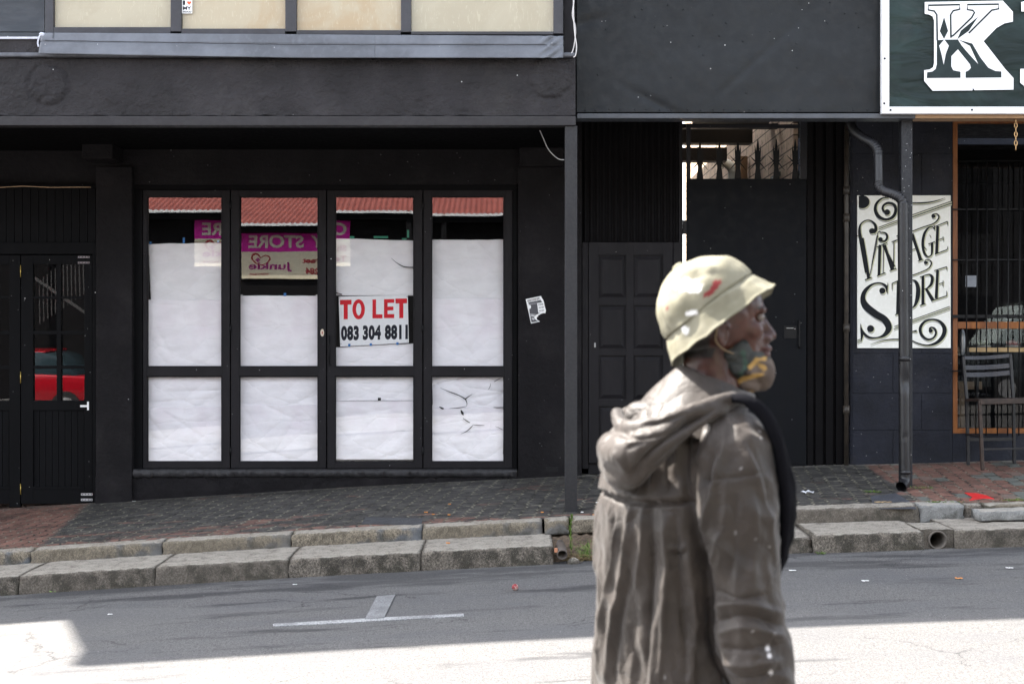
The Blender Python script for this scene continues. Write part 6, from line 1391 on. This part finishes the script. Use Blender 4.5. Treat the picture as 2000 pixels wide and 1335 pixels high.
# mask pulled under the chin
mk_ = MB()
mk_.ell(H(1442, 674), (.026, .055, .022), 24, 14); mk_.ell(H(1456, 752), (.032, .040, .020), 24, 14); mk_.ell(H(1488, 738), (.024, .034, .028), 24, 14)
mk_.ell(H(1442, 712), (.046, .060, .040), 28, 18); mk_.ell(H(1482, 722), (.033, .038, .036), 28, 18); mk_.ell(H(1497, 712), (.013, .020, .014), 20, 12); mk_.ell(H(1452, 742), (.034, .042, .024), 28, 18); mk_.ell(H(1420, 694), (.028, .062, .024), 24, 14); mk_.ell(H(1438, 684), (.034, .060, .030), 24, 14); mk_.ell(H(1462, 700), (.034, .050, .026), 24, 14); mk_.ell(H(1492, 726), (.024, .032, .032), 24, 14)
mme = remesh(mk_, .0034, 6, .6)
apply_folds(mme, [(3.5, 5, [(1405, 684), (1440, 690), (1480, 700)]), (-4, 5, [(1412, 700), (1450, 712), (1490, 716)]), (4, 5, [(1425, 728), (1460, 728), (1500, 735)]), (-3, 4, [(1430, 742), (1465, 745), (1492, 748)]), (-5, 3.5, [(1464, 690), (1462, 712), (1450, 740)])], extra=lambda c, nn, px, py, cs: .004 * vnoise(c, 30, 30, 30, 12))
def mask_attr(c, nn, px, py):
    v = np.zeros((len(c), 3)); wob = vnoise(c, 70, 70, 70, 8) * 3.0
    for l in ([(1394, 690), (1412, 681), (1428, 674)], [(1424, 732), (1432, 748), (1440, 762)], [(1440, 745), (1462, 737), (1488, 730)], [(1466, 716), (1478, 702), (1494, 700)], [(1442, 768), (1466, 766)], [(1484, 712), (1492, 720)]):
        d, t = polydist(px, py, l); v[:, 0] = np.maximum(v[:, 0], np.clip((5.0 + wob - d) / 1.5, 0, 1))
    v[:, 1] = np.clip((px - 1462 + (py - 715) * .5 + wob * 2) / 3, 0, 1) * np.clip((py - 700 + wob) / 3, 0, 1)
    v[:, 2] = np.clip((6 + wob * 2 - polydist(px, py, [(1452, 690), (1458, 712), (1448, 728)])[0]) / 2, 0, 1)
    return v
def camo():
    m = M('camouflage cloth'); at = m.xyz(m.attr('camo')['Color']); n1 = m.noise(22, 3, .5, None, .6)
    col = m.mix(m.ramp(n1, .42, .50), (.016, .019, .018), (.032, .034, .032)); col = m.mix(at[2], col, (.030, .052, .040)); col = m.mix(at[1], col, m.mix(m.ramp(n1, .40, .55), (.055, .040, .033), (.090, .068, .055)))
    col = m.mix(at[0], col, (.30, .185, .060))
    return m.done(col, .75, m.bump(m.noise(60, 3, .6), .2, .002), Specular_IOR_Level=.2)
add_attr(mme, 'camo', mask_attr)
mko = link_mesh(mme, 'face_mask', camo(), man)
q = MB(); q.tube(spline([tuple(H(x, y, d)) for x, y, d in ((1424, 690, -.060), (1408, 684, -.070), (1396, 677, -.082), (1386, 664, -.088), (1388, 640, -.088))], 5), .0018, 8); link_mesh(q.mesh('l'), 'ear_loop', plain('mustard elastic', (.12, .08, .04), .7), mko)
# hat
u = Vector((-.61, 0, .79)).normalized(); e = Vector((.79, 0, .61)).normalized(); base = H(1413, 637)
prof = [(98, 26), (110, 14), (124, 3), (128, -1), (129.5, .5), (127, 4), (119, 18), (110, 36), (106.5, 43), (105.5, 45.5), (106.5, 48), (105.5, 58), (102.5, 74), (95, 94), (82, 112), (62, 128), (40, 138), (20, 143), (6, 144.5), (.4, 144.5)]
sp_ = [p for p in spline(prof, 4)]; n = 160; rws = []
for (r_, h_) in sp_:
    rw = []
    for k in range(n):
        t = 2 * math.pi * k / n; rr = r_ * KP; hh = h_ * KP
        w1 = 1 + (.035 * math.sin(3 * t + 1) + .02 * math.sin(7 * t + 2)) * (1 - min(1, max(0, h_) / 40)) * .5
        v = base + e * (rr * w1 * math.cos(t)) + Vector((0, 1, 0)) * (rr * w1 * .86 * math.sin(t)) + u * (hh + .003 * math.sin(2 * t + .8) * (1 if h_ < 30 else 0) - .019 * math.sin(t) * max(0, 1 - h_ / 120))
        v += (noise.noise_vector(v * 11) * .0065 + noise.noise_vector(v * 32) * .0032) * (1 if h_ < 146 else .3)
        if 43 < h_ < 48: v -= (e * math.cos(t) + Vector((0, 1, 0)) * math.sin(t)) * .003
        seam = min(abs(((t / (math.pi / 3)) % 1) - .5) * (math.pi / 3) * rr, 1) if h_ > 48 else 1
        v -= (e * math.cos(t) + Vector((0, 1, 0)) * math.sin(t)) * .0022 * math.exp(-(seam / .0035) ** 2)
        if h_ < 40: v += u * .0006 * math.sin(h_ * 1.6)
        rw.append(v)
    rws.append(rw)
ht = MB(); ht.rows(rws, True, False); htm = ht.mesh('hat')
apply_folds(htm, [(-3, 4, [(1290, 585), (1303, 560), (1318, 540)]), (3, 5, [(1340, 535), (1370, 522), (1400, 520)]), (-3, 5, [(1350, 548), (1378, 535), (1400, 535)]), (-2.5, 4, [(1400, 575), (1440, 555), (1460, 545)]), (2.5, 5, [(1320, 640), (1380, 600), (1440, 560)])])
def hatattr(c, nn, px, py):
    v = np.zeros((len(c), 3)); f = (c[:, 1] < CY + HD) * 1.0; wob = vnoise(c, 90, 90, 90, 5) * .55
    def el(x, y, rx, ry, a): ca, sa = math.cos(a), math.sin(a); dx, dy = px - x, py - y; return np.clip((1.12 - np.hypot((dx * ca + dy * sa) / rx, (-dx * sa + dy * ca) / ry) + wob) * 5, 0, 1) * f
    for a in ((1346, 558, 25, 11, .12), (1350, 611.5, 14, 4.2, -.05), (1339, 644, 7, 6, 0), (1364, 564, 6, 4, 0)): v[:, 0] = np.maximum(v[:, 0], el(*a))
    for a in ((1391, 565, 24, 5.5, -.72), (1402, 553, 9, 5, 0), (1303, 603, 2.5, 3, 0)): v[:, 1] = np.maximum(v[:, 1], el(*a))
    return v
add_attr(htm, 'stain', hatattr)
def hatm():
    m = M('pale khaki cotton'); at = m.xyz(m.attr('stain')['Color']); n = m.noise(12, 5, .6)
    col = m.mix(m.ramp(n, .35, .65), (.150, .141, .100), (.205, .194, .146)); col = m.mix(at[1], col, (.17, .03, .03)); col = m.mix(at[0], col, (.68, .67, .66))
    return m.done(col, .85, m.bump(m.noise(40, 4, .6), .25, .003, m.bump(m.noise(400, 2, .5), .2, .0006)), Specular_IOR_Level=.15)
m_hat = hatm(); hto = link_mesh(htm, 'hat', m_hat, man)
q = MB(); q.ell(base + u * 146 * KP, (.013, .013, .007), 20, 10, Matrix((e, Vector((0, 1, 0)), u)).transposed()); bme_ = q.mesh('button'); add_attr(bme_, 'stain', lambda c, nn, px, py: np.zeros((len(c), 3))); link_mesh(bme_, 'hat_button', m_hat, hto)
# trousers and shoes (below the picture's edge)
m_tr = cloth('dark work trousers', (.035, .036, .045), (.05, .05, .06), False)
q = MB()
for (hip, kn, an) in LEG: q.tube([Vector(p) for p in spline([tuple(hip + Vector((0, 0, .12))), tuple(hip), tuple(kn), tuple(an)], 5)], [a[0] for a in spline([(.125, 0.), (.115, 0.), (.08, 0.), (.07, 0.)], 5)], 24)
q.ell(Vector((fx, CY + HD, hz + .05)), (.13, .17, .14)); link_mesh(remesh(q, .008, 3), 'trousers', m_tr, man)
for (hip, kn, an) in LEG:
    q = MB(); z0 = an.z - .10; q.ell((an.x + .045, an.y, z0 + .045), (.135, .048, .045)); q.ell((an.x - .01, an.y, z0 + .08), (.06, .045, .06)); q.box(an.x - .085, an.x + .17, an.y - .045, an.y + .045, z0, z0 + .02); link_mesh(remesh(q, .005, 3), 'shoe', plain('shoe leather', (.05, .04, .035), .5), man)
